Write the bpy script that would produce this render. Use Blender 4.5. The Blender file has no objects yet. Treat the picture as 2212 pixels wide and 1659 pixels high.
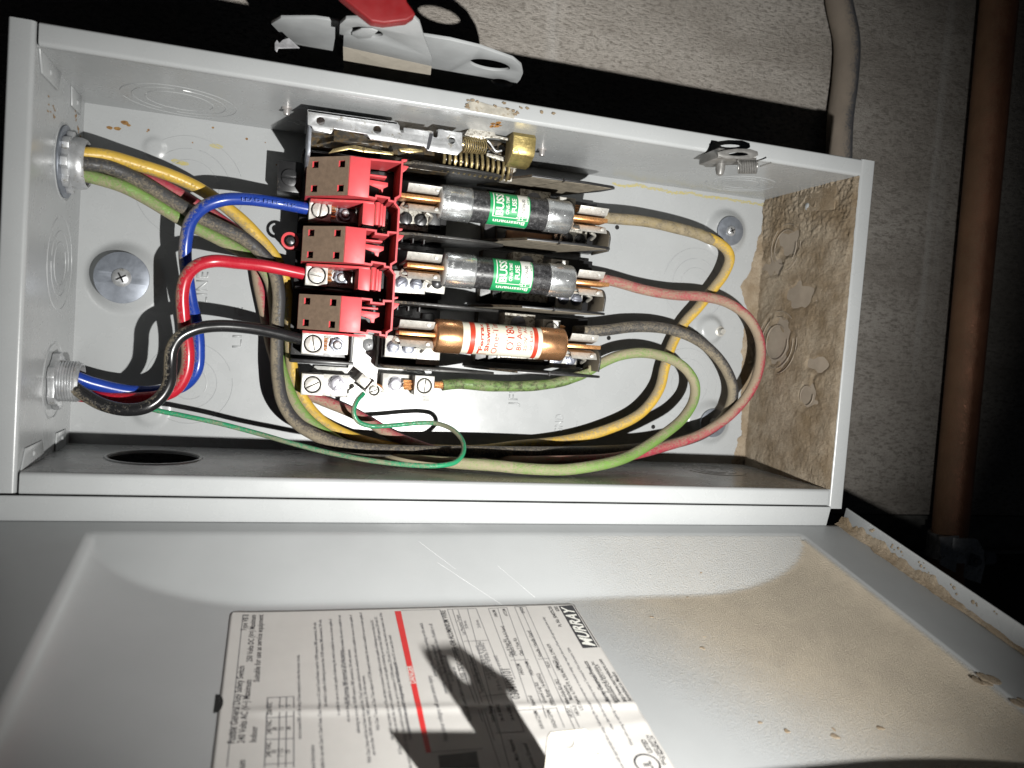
import bpy, bmesh, math, random
from mathutils import Vector, Matrix
from mathutils.geometry import tessellate_polygon
from mathutils import noise as mn
random.seed(7)
S = 0.001            # everything below is written in millimetres
R = math.radians
scene = bpy.context.scene
COL = scene.collection

# ------------------------------------------------------------------ camera
CAM = Vector((136.67, 92.84, 624.38))
rv = Vector((0.0598956, 0.29081548, -0.06620227))
W2C = Matrix.Rotation(rv.length, 3, rv.normalized())      # world -> camera
FPX = 1707.8                                              # focal length, 2212 px wide
cd = bpy.data.cameras.new('camera'); cam = bpy.data.objects.new('camera', cd); COL.objects.link(cam)
cam.matrix_world = Matrix.Translation(CAM * S) @ W2C.transposed().to_4x4()
cd.sensor_width = 36; cd.lens = FPX / 2212 * 36
cd.clip_start = 0.01; cd.clip_end = 50
cd.dof.use_dof = True; cd.dof.focus_distance = 0.575; cd.dof.aperture_fstop = 9
scene.camera = cam

# ------------------------------------------------------------------ world: an almost dark cellar
w = bpy.data.worlds.new('World'); scene.world = w; w.use_nodes = True
w.node_tree.nodes['Background'].inputs[0].default_value = (0.75, 0.85, 1, 1)
w.node_tree.nodes['Background'].inputs[1].default_value = 0.006

# ------------------------------------------------------------------ the hand torch that lights the box
LP = Vector((325, -35, 620)); LT = Vector((285, 108, 0))
ld = bpy.data.lights.new('torch', 'SPOT'); ld.energy = 28.5; ld.shadow_soft_size = 0.0045
ld.spot_size = R(91); ld.spot_blend = 1.0; ld.color = (1.0, 0.985, 0.95)
lo = bpy.data.objects.new('torch', ld); COL.objects.link(lo); lo.location = LP * S
lo.rotation_euler = (LT - LP).to_track_quat('-Z', 'Y').to_euler()

scene.cycles.diffuse_bounces = 1
scene.view_settings.view_transform = 'Standard'; scene.view_settings.look = 'None'
scene.view_settings.exposure = 0.0; scene.view_settings.gamma = 1

# ------------------------------------------------------------------ geometry helpers
def ray(u, v):
    return W2C.transposed() @ Vector(((u - 1106) / FPX, -(v - 829.5) / FPX, -1))
def un(u, v, c, ax=2):
    d = ray(u, v); t = (c - CAM[ax]) / d[ax]; return CAM + d * t

X, Y, Z = Vector((1, 0, 0)), Vector((0, 1, 0)), Vector((0, 0, 1))
class MB:
    def __init__(s): s.v = []; s.f = []
    def add(s, v, f):
        n = len(s.v); s.v += [Vector(a) for a in v]; s.f += [tuple(i + n for i in q) for q in f]; return s
    def box(s, x0, x1, y0, y1, z0, z1):
        v = [(x, y, z) for z in (z0, z1) for y in (y0, y1) for x in (x0, x1)]
        return s.add(v, [(0, 2, 3, 1), (4, 5, 7, 6), (0, 1, 5, 4), (2, 6, 7, 3), (0, 4, 6, 2), (1, 3, 7, 5)])
    def obox(s, c, hx, hy, hz, rot=None):
        m = rot or Matrix.Identity(3)
        v = [Vector(c) + m @ Vector((x, y, z)) for z in (-hz, hz) for y in (-hy, hy) for x in (-hx, hx)]
        return s.add(v, [(0, 2, 3, 1), (4, 5, 7, 6), (0, 1, 5, 4), (2, 6, 7, 3), (0, 4, 6, 2), (1, 3, 7, 5)])
    def prism(s, out, t, o=(0, 0, 0), a=X, b=Y, holes=()):
        """polygon (with holes) in the plane o + a*x + b*y, thickened by t along a x b"""
        o = Vector(o); w_ = Vector(a).cross(Vector(b)).normalized()
        ar = lambda p: sum(p[i][0] * p[(i + 1) % len(p)][1] - p[(i + 1) % len(p)][0] * p[i][1] for i in range(len(p)))
        out = list(out) if ar(out) > 0 else list(out)[::-1]
        loops = [out] + [list(h) if ar(h) < 0 else list(h)[::-1] for h in holes]
        tr = tessellate_polygon([[Vector((p[0], p[1], 0)) for p in l] for l in loops])
        flat = [p for l in loops for p in l]; n = len(flat)
        P = [o + Vector(a) * p[0] + Vector(b) * p[1] for p in flat]
        v = P + [p + w_ * t for p in P]; f = []
        for q in tr:
            q = list(q)
            A, B, C_ = [flat[i] for i in q]
            if (B[0] - A[0]) * (C_[1] - A[1]) - (B[1] - A[1]) * (C_[0] - A[0]) < 0: q = q[::-1]
            f.append(tuple(i + n for i in q)); f.append(tuple(q[::-1]))
        k = 0
        for l in loops:
            m = len(l)
            for i in range(m):
                i0, i1 = k + i, k + (i + 1) % m
                f.append((i0, i1, i1 + n, i0 + n))
            k += m
        return s.add(v, f)
    def lathe(s, prof, o, ax=Z, n=32, capA=True, capB=True):
        ax = Vector(ax).normalized(); a = ax.orthogonal().normalized(); b = ax.cross(a); v = []; f = []
        for r_, h in prof:
            for i in range(n):
                t = 2 * math.pi * i / n
                v.append(Vector(o) + ax * h + (a * math.cos(t) + b * math.sin(t)) * r_)
        for j in range(len(prof) - 1):
            for i in range(n):
                f.append((j * n + i, j * n + (i + 1) % n, (j + 1) * n + (i + 1) % n, (j + 1) * n + i))
        if capA: f.append(tuple(range(n))[::-1])
        if capB: f.append(tuple((len(prof) - 1) * n + i for i in range(n)))
        return s.add(v, f)
    def tube(s, pts, r, n=16, caps=True, closed=False):
        pts = [Vector(p) for p in pts]; m = len(pts)
        rr = r if callable(r) else (lambda i: r)
        v = []; f = []; up = None
        for i, p in enumerate(pts):
            if closed: t = (pts[(i + 1) % m] - pts[i - 1]).normalized()
            else: t = (pts[min(i + 1, m - 1)] - pts[max(i - 1, 0)]).normalized()
            if up is None: up = t.orthogonal().normalized()
            up = (up - t * up.dot(t)).normalized(); b = t.cross(up)
            for k in range(n):
                a = 2 * math.pi * k / n; v.append(p + (up * math.cos(a) + b * math.sin(a)) * rr(i))
        for i in range(m if closed else m - 1):
            j = (i + 1) % m
            for k in range(n): f.append((i * n + k, i * n + (k + 1) % n, j * n + (k + 1) % n, j * n + k))
        if caps and not closed: f += [tuple(range(n))[::-1], tuple((m - 1) * n + k for k in range(n))]
        return s.add(v, f)
    def build(s, name, m, parent=None, bevel=0, ang=35, origin=None, seg=2):
        base = Vector(parent['_w']) if parent else (Vector(origin) if origin is not None else Vector((0, 0, 0)))
        me = bpy.data.meshes.new(name)
        me.from_pydata([(p - base) * S for p in s.v], [], s.f)
        bm = bmesh.new(); bm.from_mesh(me)
        bmesh.ops.remove_doubles(bm, verts=bm.verts, dist=1e-7)
        bmesh.ops.recalc_face_normals(bm, faces=bm.faces)
        if bevel:
            es = [e for e in bm.edges if len(e.link_faces) == 2 and e.calc_face_angle(0) > R(30)]
            bmesh.ops.bevel(bm, geom=es, offset=bevel * S, segments=seg, profile=.5, affect='EDGES', clamp_overlap=True)
        for q in bm.faces: q.smooth = True
        bm.to_mesh(me); bm.free()
        me.set_sharp_from_angle(angle=R(ang)); me.materials.append(m)
        o = bpy.data.objects.new(name, me); COL.objects.link(o)
        if parent: o.parent = parent; o['_w'] = parent['_w']
        else: o.location = base * S; o['_w'] = tuple(base)
        return o

def tag(o, label=None, cat=None, group=None, kind=None):
    for k, v in (('label', label), ('category', cat), ('group', group), ('kind', kind)):
        if v: o[k] = v
    return o
def thing(name, loc, label, cat, group=None):
    o = bpy.data.objects.new(name, None); COL.objects.link(o); o.empty_display_size = .01
    o.location = Vector(loc) * S; o['_w'] = tuple(loc); return tag(o, label, cat, group)
def dup(root, loc, label=None, group=None):
    r = root.copy(); COL.objects.link(r); r.location = Vector(loc) * S; r['_w'] = tuple(loc)
    tag(r, label, None, group)
    for ch in list(root.children):
        c = ch.copy(); COL.objects.link(c); c.parent = r
        for g in list(ch.children):
            d = g.copy(); COL.objects.link(d); d.parent = c
    return r
def circ(cx, cy, r, n=32, ph=0): return [(cx + r * math.cos(ph + 2 * math.pi * i / n), cy + r * math.sin(ph + 2 * math.pi * i / n)) for i in range(n)]
def spline(P, per=10):
    P = [Vector(p) for p in P]; out = []
    Q = [P[0] * 2 - P[1]] + P + [P[-1] * 2 - P[-2]]
    for i in range(1, len(Q) - 2):
        p0, p1, p2, p3 = Q[i - 1:i + 3]
        d1 = (p1 - p0).length ** .5 + 1e-6; d2 = (p2 - p1).length ** .5 + 1e-6; d3 = (p3 - p2).length ** .5 + 1e-6
        m1 = (p1 - p0) / d1 - (p2 - p0) / (d1 + d2) + (p2 - p1) / d2
        m2 = (p2 - p1) / d2 - (p3 - p1) / (d2 + d3) + (p3 - p2) / d3
        m1 *= d2; m2 *= d2
        for k in range(per):
            t = k / per; out.append((2 * t**3 - 3 * t**2 + 1) * p1 + (t**3 - 2 * t**2 + t) * m1 + (-2 * t**3 + 3 * t**2) * p2 + (t**3 - t**2) * m2)
    return out + [P[-1]]
def helix(p0, p1, r, turns, per=16):
    p0, p1 = Vector(p0), Vector(p1); ax = (p1 - p0).normalized(); a = ax.orthogonal().normalized(); b = ax.cross(a)
    n = int(turns * per)
    return [p0 + (p1 - p0) * (i / n) + (a * math.cos(2 * math.pi * i / per) + b * math.sin(2 * math.pi * i / per)) * r for i in range(n + 1)]

# ------------------------------------------------------------------ text
_tc = {}
def txt(s, bold=0.0, shear=0.0):
    k = (s, bold, shear)
    if k not in _tc:
        c = bpy.data.curves.new('t', 'FONT'); c.body = s; c.size = 1; c.offset = bold; c.shear = shear
        c.resolution_u = 2; c.fill_mode = 'FRONT'
        o = bpy.data.objects.new('t', c); COL.objects.link(o)
        dg = bpy.context.evaluated_depsgraph_get(); dg.update()
        me = bpy.data.meshes.new_from_object(o.evaluated_get(dg))
        v = [(p.co.x, p.co.y) for p in me.vertices]; f = [tuple(q.vertices) for q in me.polygons]
        bpy.data.objects.remove(o); bpy.data.curves.remove(c); bpy.data.meshes.remove(me)
        x0 = min(p[0] for p in v); x1 = max(p[0] for p in v)
        _tc[k] = ([(p[0] - x0, p[1]) for p in v], f, x1 - x0)
    return _tc[k]

# ------------------------------------------------------------------ materials
DUST = (0.30, 0.215, 0.125, 1)
class NT:
    def __init__(s, name):
        s.m = bpy.data.materials.new(name); s.m.use_nodes = True; s.t = s.m.node_tree
        s.b = s.t.nodes['Principled BSDF']; s.tc = s.t.nodes.new('ShaderNodeTexCoord')
    def n(s, typ, **k):
        q = s.t.nodes.new(typ)
        for a, b in k.items(): setattr(q, a, b)
        return q
    def l(s, a, b): s.t.links.new(a, b)
    def noise(s, scale, detail=4, rough=.6, vec=None):
        q = s.n('ShaderNodeTexNoise'); q.inputs['Scale'].default_value = scale; q.inputs['Detail'].default_value = detail; q.inputs['Roughness'].default_value = rough
        s.l(vec or s.tc.outputs['Object'], q.inputs['Vector']); return q.outputs['Fac']
    def rng(s, a, lo, hi, o0=0, o1=1, smooth=True):
        q = s.n('ShaderNodeMapRange'); q.interpolation_type = 'SMOOTHSTEP' if smooth else 'LINEAR'
        q.inputs[1].default_value = lo; q.inputs[2].default_value = hi; q.inputs[3].default_value = o0; q.inputs[4].default_value = o1
        s.l(a, q.inputs[0]); return q.outputs[0]
    def math(s, op, a, b):
        q = s.n('ShaderNodeMath', operation=op)
        for i, z in enumerate((a, b)):
            if isinstance(z, (int, float)): q.inputs[i].default_value = z
            else: s.l(z, q.inputs[i])
        return q.outputs[0]
    def mix(s, f, a, b):
        q = s.n('ShaderNodeMix', data_type='RGBA')
        if isinstance(f, (int, float)): q.inputs[0].default_value = f
        else: s.l(f, q.inputs[0])
        for i, z in ((6, a), (7, b)):
            if isinstance(z, tuple): q.inputs[i].default_value = z
            else: s.l(z, q.inputs[i])
        return q.outputs[2]
    def fmix(s, f, a, b):
        q = s.n('ShaderNodeMix', data_type='FLOAT'); s.l(f, q.inputs[0])
        for i, z in ((2, a), (3, b)):
            if isinstance(z, (int, float)): q.inputs[i].default_value = z
            else: s.l(z, q.inputs[i])
        return q.outputs[0]
    def bump(s, h, strength=.3, dist=.0004, prev=None):
        q = s.n('ShaderNodeBump'); q.inputs['Strength'].default_value = strength; q.inputs['Distance'].default_value = dist
        s.l(h, q.inputs['Height'])
        if prev: s.l(prev, q.inputs['Normal'])
        return q.outputs[0]

def mat(name, col, rough=.45, metal=0, dust=0, dlo=-.1, dhi=.7, var=.12, vs=90, peel=0, dirt=0, dirtcol=(.10, .075, .04, 1), ds=260, spec=.5, grain=0, attr=None, dcol=DUST, dbump=.6):
    """dust lies on whatever faces -x, which is up on this wall"""
    T = NT(name); b = T.b; col = tuple(col) + (1,)
    b.inputs['Roughness'].default_value = rough; b.inputs['Metallic'].default_value = metal; b.inputs['Specular IOR Level'].default_value = spec
    nz = T.noise(vs, 5)
    dark = tuple(c * (1 - var) for c in col[:3]) + (1,); lite = tuple(min(1, c * (1 + var)) for c in col[:3]) + (1,)
    c = T.mix(T.rng(nz, .3, .7), dark, lite)
    r = T.rng(T.noise(vs * 2.3, 4), .25, .75, rough * .85, min(1, rough * 1.15))
    if dirt:
        dn = T.rng(T.noise(ds, 8, .72), .62 - .2 * dirt, .68 - .1 * dirt)
        c = T.mix(T.math('MULTIPLY', dn, .85), c, dirtcol); r = T.fmix(dn, r, .8)
    nb = None
    if peel: nb = T.bump(T.noise(700, 2), peel, .0002)
    if grain: nb = T.bump(T.noise(1500, 4, .7), grain, .0003, nb)
    met = None
    if dust:
        g = T.n('ShaderNodeNewGeometry'); sx = T.n('ShaderNodeSeparateXYZ'); T.l(g.outputs['Normal'], sx.inputs[0])
        fine = T.noise(620, 6, .75); mid = T.noise(110, 5, .65)
        k = T.math('ADD', T.math('MULTIPLY', sx.outputs[0], -1), T.math('ADD', T.math('MULTIPLY', T.math('SUBTRACT', fine, .5), 2.8), T.math('MULTIPLY', T.math('SUBTRACT', mid, .5), 1.1)))
        fac = T.math('MULTIPLY', T.rng(k, dlo, dhi), dust)
    if attr:
        a = T.n('ShaderNodeAttribute'); a.attribute_name = attr
        fine = T.noise(900, 5, .7); mid = T.noise(60, 6, .65)
        k = T.math('ADD', a.outputs['Fac'], T.math('ADD', T.math('MULTIPLY', T.math('SUBTRACT', fine, .5), .8), T.math('MULTIPLY', T.math('SUBTRACT', mid, .5), .12)))
        f2 = T.rng(k, .12, 1.0)
        f2 = T.math('MULTIPLY', f2, T.rng(a.outputs['Fac'], .02, .3))
        fac = T.math('MAXIMUM', fac, f2) if dust else f2
    if dust or attr:
        dc = T.mix(T.rng(T.noise(45, 4), .3, .7), tuple(x * .93 for x in dcol[:3]) + (1,), tuple(x * 1.07 for x in dcol[:3]) + (1,))
        c = T.mix(fac, c, dc); r = T.fmix(fac, r, .95)
        if metal: T.l(T.fmix(fac, metal, 0.0), b.inputs['Metallic'])
        hh = T.math('MULTIPLY', fac, T.noise(1100, 6, .75)); nb = T.bump(hh, dbump, .0012, nb)
    T.l(c, b.inputs['Base Color']); T.l(r, b.inputs['Roughness'])
    if nb: T.l(nb, b.inputs['Normal'])
    return T.m

M = {}
M['paint'] = mat('grey_enamel', (.365, .378, .382), .27, dust=.0, peel=.12, var=.03, vs=20)
M['paint_top'] = mat('grey_enamel_top', (.365, .378, .382), .33, peel=.12, var=.03, vs=20)
M['paint_dusty'] = mat('grey_enamel_dusty', (.355, .368, .372), .40, spec=.8, peel=.12, var=.03, vs=20, attr='dust', dcol=(.40, .345, .265, 1), dbump=1.0)
M['black'] = mat('black_plastic', (.014, .014, .015), .36, dust=.3, dlo=.45, dhi=1.1, var=.2, spec=.5)
M['fin'] = mat('dusty_black_fin', (.03, .029, .028), .42, dust=.75, dlo=.05, dhi=.9, var=.3, dcol=(.26, .22, .16, 1))
M['finface'] = mat('dusty_fin_face', (.24, .21, .16), .8, var=.25, vs=160, grain=.5)
M['red'] = mat('red_plastic', (.62, .07, .08), .46, var=.08, vs=45, grain=.06, dust=.5, dlo=.35, dhi=1.2)
M['redtop'] = mat('red_plastic_under_brown_dust', (.19, .132, .09), .9, var=.12, vs=300, grain=.6)
M['alu'] = mat('tinned_aluminium', (.50, .49, .455), .42, metal=.35, var=.14, vs=300, dirt=.25, ds=500, dirtcol=(.22, .2, .16, 1))
M['alud'] = mat('stained_aluminium', (.5, .48, .43), .5, metal=.5, var=.25, vs=260, dirt=.7, ds=420, dirtcol=(.12, .1, .07, 1))
M['steel'] = mat('zinc_plated_steel', (.50, .51, .52), .38, metal=.6, var=.2, vs=130, dirt=.3, ds=240, dirtcol=(.2, .18, .14, 1))
M['galv'] = mat('galvanised_steel', (.52, .52, .50), .42, metal=.4, var=.25, vs=150, dirt=.25, ds=300, dirtcol=(.3, .28, .24, 1))
M['dsteel'] = mat('shade_toned_greased_steel', (.045, .04, .033), .33, metal=.5, var=.4, vs=150, dirt=.8, ds=180, dirtcol=(.10, .065, .025, 1))  # near-black base paints in the shade inside the mechanism; brown mottling is grease
M['wash'] = mat('blued_zinc_washer', (.22, .24, .275), .42, metal=.55, var=.12, vs=200)
M['lscrew'] = mat('light_plated_screw', (.36, .355, .39), .36, metal=.5, var=.2, vs=300)
M['screw'] = mat('dark_plated_screw', (.19, .20, .235), .36, metal=.45, var=.2, vs=300)
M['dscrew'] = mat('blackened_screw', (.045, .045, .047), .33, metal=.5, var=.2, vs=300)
M['gold'] = mat('chromated_brass_block', (.42, .33, .13), .38, metal=.85, dust=.7, dlo=.1, dhi=.9, var=.2, vs=500, grain=.25, dcol=(.3, .24, .13, 1))
M['goldspring'] = mat('yellow_zinc_spring', (.50, .40, .20), .35, metal=.8, var=.3, vs=200, dirt=.5)
M['cap'] = mat('nickel_ferrule', (.66, .68, .69), .25, metal=.86, dust=.55, dlo=.25, dhi=1.1, var=.25, vs=110, dcol=(.28, .25, .19, 1))
M['ccap'] = mat('copper_ferrule', (.72, .38, .19), .28, metal=.88, var=.15, vs=70, grain=.05, dirt=.1)
M['copper'] = mat('bright_copper', (.85, .42, .17), .30, metal=.75, var=.2, vs=400)
M['coppermat'] = mat('brown_copper_pipe', (.30, .135, .08), .32, metal=.55, var=.2, vs=30, dust=.5, dlo=.0, dhi=1.2)
M['body'] = mat('black_mottled_fibre', (.035, .035, .037), .28, var=.5, vs=420, dust=.25, dlo=.2, dhi=1.2, dirt=.35, ds=420, dirtcol=(.12, .12, .12, 1))
M['white'] = mat('cream_fibre_tube', (.70, .67, .56), .36, var=.04)
M['green'] = mat('green_print', (.015, .30, .10), .4, var=.06)
M['wprint'] = mat('white_print', (.75, .75, .70), .5, var=.03)
M['kprint'] = mat('black_print', (.03, .03, .035), .5, var=.05)
M['gprint'] = mat('grey_print', (.14, .14, .15), .6, var=.05)
M['oprint'] = mat('orange_red_print', (.50, .045, .02), .45, var=.05)
M['rprint'] = mat('red_print', (.62, .03, .03), .5, var=.05)
M['label'] = mat('paper_label', (.55, .535, .51), .42, var=.02, spec=.4)
M['ghost'] = mat('faded_white_ink', (.035, .09, .40), .5, var=.1)
def wmat(n, c, dust=.9, dlo=-.1, dhi=.75, rough=.34, **k): return mat(n, c, rough, dust=dust, dlo=dlo, dhi=dhi, var=.08, vs=60, dcol=(.31, .26, .18, 1), **k)
M['w_blue'] = wmat('blue_insulation', (.012, .042, .27), .8, .25, .8, .27)
M['w_red'] = wmat('red_insulation', (.42, .014, .028), .8, .25, .8, .28)
M['w_black'] = wmat('black_insulation', (.014, .014, .015), .75, .2, .85, .25)
M['w_yellow'] = wmat('yellow_insulation', (.54, .35, .05), .88, -.2, .6, .4)
M['w_grey'] = wmat('black_taped_insulation', (.04, .04, .042), .85, -.35, .7, .45)
M['w_lime'] = wmat('lime_insulation', (.15, .27, .06), .93, -.55, .45, .45)
M['w_oldred'] = wmat('old_red_insulation', (.36, .035, .06), .93, -.6, .45, .5)
M['w_green'] = wmat('green_insulation', (.022, .24, .11), .8, -.1, .7, .3)
M['limedirty'] = wmat('lime_insulation_stained', (.13, .21, .06), .8, -.2, .7, dirt=.75, dirtcol=(.03, .04, .015, 1), ds=170)
M['yellowdirty'] = wmat('yellow_insulation_grimy', (.24, .185, .085), .9, -.6, .5, dirt=.8, dirtcol=(.07, .06, .045, 1), ds=150)
M['dull'] = mat('dull_plated_steel', (.24, .235, .225), .4, metal=.45, var=.2, vs=200)
M['redgrip'] = mat('red_vinyl_grip', (.20, .008, .010), .5, var=.1, vs=60, grain=.08)

def concrete(k=1.0, nm='weathered_concrete'):
    T = NT(nm); b = T.b; b.inputs['Roughness'].default_value = .95
    v = T.n('ShaderNodeMapping'); v.inputs['Scale'].default_value = (.75, 1.9, 1); T.l(T.tc.outputs['Object'], v.inputs[0]); vo = v.outputs[0]
    a = T.noise(9, 7, .65, vo); g = T.noise(210, 8, .75, vo); f = T.noise(420, 6, .7, vo)
    c = T.mix(T.rng(a, .3, .7), (.41, .37, .325, 1), (.63, .585, .53, 1))
    c = T.mix(T.rng(g, .38, .53), (.30, .27, .235, 1), c)
    # pale mortar streaks that run up the wall
    m2 = T.n('ShaderNodeMapping'); m2.inputs['Scale'].default_value = (24, .8, 1); T.l(T.tc.outputs['Object'], m2.inputs[0])
    st = T.rng(T.noise(1, 6, .6, m2.outputs[0]), .58, .72, 0, .5); c = T.mix(st, c, (.72, .70, .67, 1))
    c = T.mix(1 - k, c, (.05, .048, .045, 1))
    T.l(c, b.inputs['Base Color'])
    nb = T.bump(g, .8, .0028); nb = T.bump(f, .6, .001, nb); T.l(nb, b.inputs['Normal']); return T.m
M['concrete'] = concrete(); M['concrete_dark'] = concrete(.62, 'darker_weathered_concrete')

def mud():
    T = NT('caked_brown_dust'); b = T.b; b.inputs['Roughness'].default_value = 1; b.inputs['Specular IOR Level'].default_value = .1
    a = T.noise(28, 6, .6); f = T.noise(420, 8, .75)
    c = T.mix(T.rng(a, .32, .66), (.22, .165, .105, 1), (.37, .31, .235, 1))
    c = T.mix(T.rng(f, .30, .52), (.235, .18, .125, 1), c)
    T.l(c, b.inputs['Base Color'])
    T.l(T.bump(f, .8, .0018), b.inputs['Normal']); return T.m
M['mud'] = mud()

def stain():
    T = NT('rust_drops'); b = T.b; b.inputs['Roughness'].default_value = .5
    c = T.mix(T.rng(T.noise(400, 5), .35, .65), (.30, .17, .05, 1), (.16, .075, .02, 1)); T.l(c, b.inputs['Base Color']); return T.m
M['stain'] = stain()
def ystain():
    T = NT('yellow_run'); b = T.b; b.inputs['Roughness'].default_value = .35
    c = T.mix(T.rng(T.noise(300, 5), .35, .65), (.42, .36, .14, 1), (.38, .36, .24, 1)); T.l(c, b.inputs['Base Color']); return T.m
M['ystain'] = ystain()

# ================================================================== SETTING
WZ = -38
bw, dep, L = 238.8, 118.7, 550.0
wall = MB(); y0w = un(1980, 1113, WZ).y
nx, ny = 2, 2
wall.prism([(-900, y0w), (649, y0w), (649, 1100), (-900, 1100)], -60, (0, 0, WZ))
tag(wall.build('concrete_wall', M['concrete'], bevel=1.5), 'rough grey brown concrete wall behind the switch box', kind='structure')
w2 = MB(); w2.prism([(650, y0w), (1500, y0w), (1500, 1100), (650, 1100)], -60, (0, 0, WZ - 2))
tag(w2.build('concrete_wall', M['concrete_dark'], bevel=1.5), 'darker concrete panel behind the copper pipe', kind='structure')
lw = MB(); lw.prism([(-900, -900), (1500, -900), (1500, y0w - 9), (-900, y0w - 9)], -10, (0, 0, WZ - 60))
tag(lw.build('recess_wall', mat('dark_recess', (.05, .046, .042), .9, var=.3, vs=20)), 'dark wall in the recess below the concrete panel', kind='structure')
st = MB(); st.prism([(600, y0w - 2), (1500, y0w - 2), (1500, y0w - 44), (600, y0w - 44)], 3, (0, 0, WZ - 22)); st.box(600, 1500, y0w - 6, y0w - 2, WZ - 19, WZ - 8); st.box(600, 1500, y0w - 44, y0w - 40, WZ - 19, WZ - 8)
tag(st.build('strut_channel', mat('strut_steel', (.16, .16, .15), .6, metal=.4, var=.3), origin=(900, y0w - 30, WZ)), 'dull steel strut channel across the foot of the concrete wall', 'channel')

# copper coloured pipe on the right with its clamp
pa, pb = un(2170, -120, -14), un(2052, 1150, -14)
pp = thing('pipe', pb, 'long vertical brown copper pipe down the right edge', 'pipe')
pm = MB(); pm.tube([pa + (pa - pb) * .3, pa, (pa + pb) / 2, pb, pb + (pb - pa) * .12], 17.2, 40)
pm.build('pipe_run', M['coppermat'], pp)
pc = thing('pipe_clamp', un(2065, 1190, -14), 'steel clamp with a bolt gripping the foot of the copper pipe', 'clamp')
m = MB(); m.tube([pb + (pa - pb) * -.002, pb + (pb - pa) * .045], 20.5, 40); m.build('band', M['steel'], pc)
q = un(2088, 1195, 0); m = MB(); m.prism([(-34, 14), (-10, 16), (14, 12), (24, 0), (27, -16), (24, -34), (8, -30), (-30, -14)], 2.4, q + Vector((-4, 3, 0))); m.build('ear', M['steel'], pc, bevel=.5)
m = MB(); m.lathe([(7, 0), (7, 5)], q + Vector((5, -6, 2.6)), Z, 6); m.lathe([(3.4, 5), (3.4, 9), (2.6, 9.6)], q + Vector((5, -6, 2.6)), Z, 16); m.build('bolt', M['screw'], pc, bevel=.3)
m = MB(); m.lathe([(8, 0), (8, 14), (3, 17)], q + Vector((24, -6, -6)), X, 20); m.build('bolt_end', M['screw'], pc)

# conduit that comes down the wall and passes behind the box
cdl = [un(1800, -140, -24), un(1812, 0, -24), un(1829, 90, -24), un(1826, 170, -24), un(1815, 260, -24), un(1812, 340, -24), un(1812, 420, -24)]
m = MB(); m.tube(spline(cdl, 8), 12.0, 32)
tag(m.build('conduit', mat('dusty_grey_conduit', (.07, .075, .085), .42, dust=.95, dlo=-.5, dhi=.35, var=.15, dcol=(.24, .20, .16, 1)), origin=cdl[4]), 'dusty grey conduit bending down the wall behind the box', 'conduit')

# ================================================================== ENCLOSURE
enc = thing('electrical_enclosure', (275, 120, 0), 'long open grey sheet steel switch box with its lid swung towards the viewer', 'switch box')
P_ = M['paint']; T_ = 1.5
def ring_tube(mb, c, r, a, b, r0=.35, a0=0, a1=360, n=60):
    c = Vector(c); k = int(n * (a1 - a0) / 360) + 1
    pts = [c + (a * math.cos(R(a0 + (a1 - a0) * i / k)) + b * math.sin(R(a0 + (a1 - a0) * i / k))) * r for i in range(k + 1)]
    mb.tube(pts, r0, 6)

# back panel as a pressed sheet: dished mounts are raised in a grid
dishes = [(31, 120, 27, 9), (511, 206, 22, 7), (511, 37, 22, 7), (503, 119, 15, 5), (46, 214, 9, 1.6), (52, 26, 14, 3)]
kos = [(un(410, 406, 0), (37, 28, 20)), (un(409, 827, 0), (30, 19, 12)), (un(1502, 613, 0), (31, 22, 14)), (un(1481, 828, 0), (31, 22, 14))]
def bz(x, y):
    z = 0
    for cx, cy, r, h in dishes:
        d = math.hypot(x - cx, y - cy)
        if d < r:
            t = min(1, (r - d) / (r * .5)); z = max(z, h * t * t * (3 - 2 * t))
    return z
m = MB(); nx_, ny_ = 300, 132; vs_ = []; fs_ = []
for j in range(ny_ + 1):
    for i in range(nx_ + 1):
        x = L * i / nx_; y = bw * j / ny_; vs_.append((x, y, bz(x, y)))
for j in range(ny_):
    for i in range(nx_):
        a = j * (nx_ + 1) + i; fs_.append((a, a + 1, a + nx_ + 2, a + nx_ + 1))
m.add(vs_, fs_); m.box(-1, L + 1, -1, bw + 1, -1.8, -.2)
bp = m.build('back_panel', P_, enc, ang=60)
# walls (each with its openings) and the front flange
FW = 12.6
m = MB(); m.prism([(0, 0), (L, 0), (L, dep - 4), (0, dep - 4)], -T_, (0, bw, 0), X, Z); m.build('top_wall', P_, enc)
hole = circ(63, 53, 28, 48)
m = MB(); m.prism([(0, 0), (L, 0), (L, dep - 4), (0, dep - 4)], T_, (0, 0, 0), X, Z, holes=[hole]); bt = m.build('bottom_wall', P_, enc)
m = MB(); m.prism([(0, 0), (bw, 0), (bw, dep - 4), (0, dep - 4)], -T_, (0, 0, 0), Y, Z, holes=[circ(188.9, 45.4, 14.5, 40), circ(47.8, 49.5, 12.6, 40)]); m.build('left_wall', P_, enc)
m = MB(); m.prism([(0, 0), (bw, 0), (bw, dep - 4), (0, dep - 4)], T_, (L, 0, 0), Y, Z); m.build('right_wall', mat('dust_coated_enamel', (.31, .26, .205), .7, var=.12, vs=60, grain=.2), enc)
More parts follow.
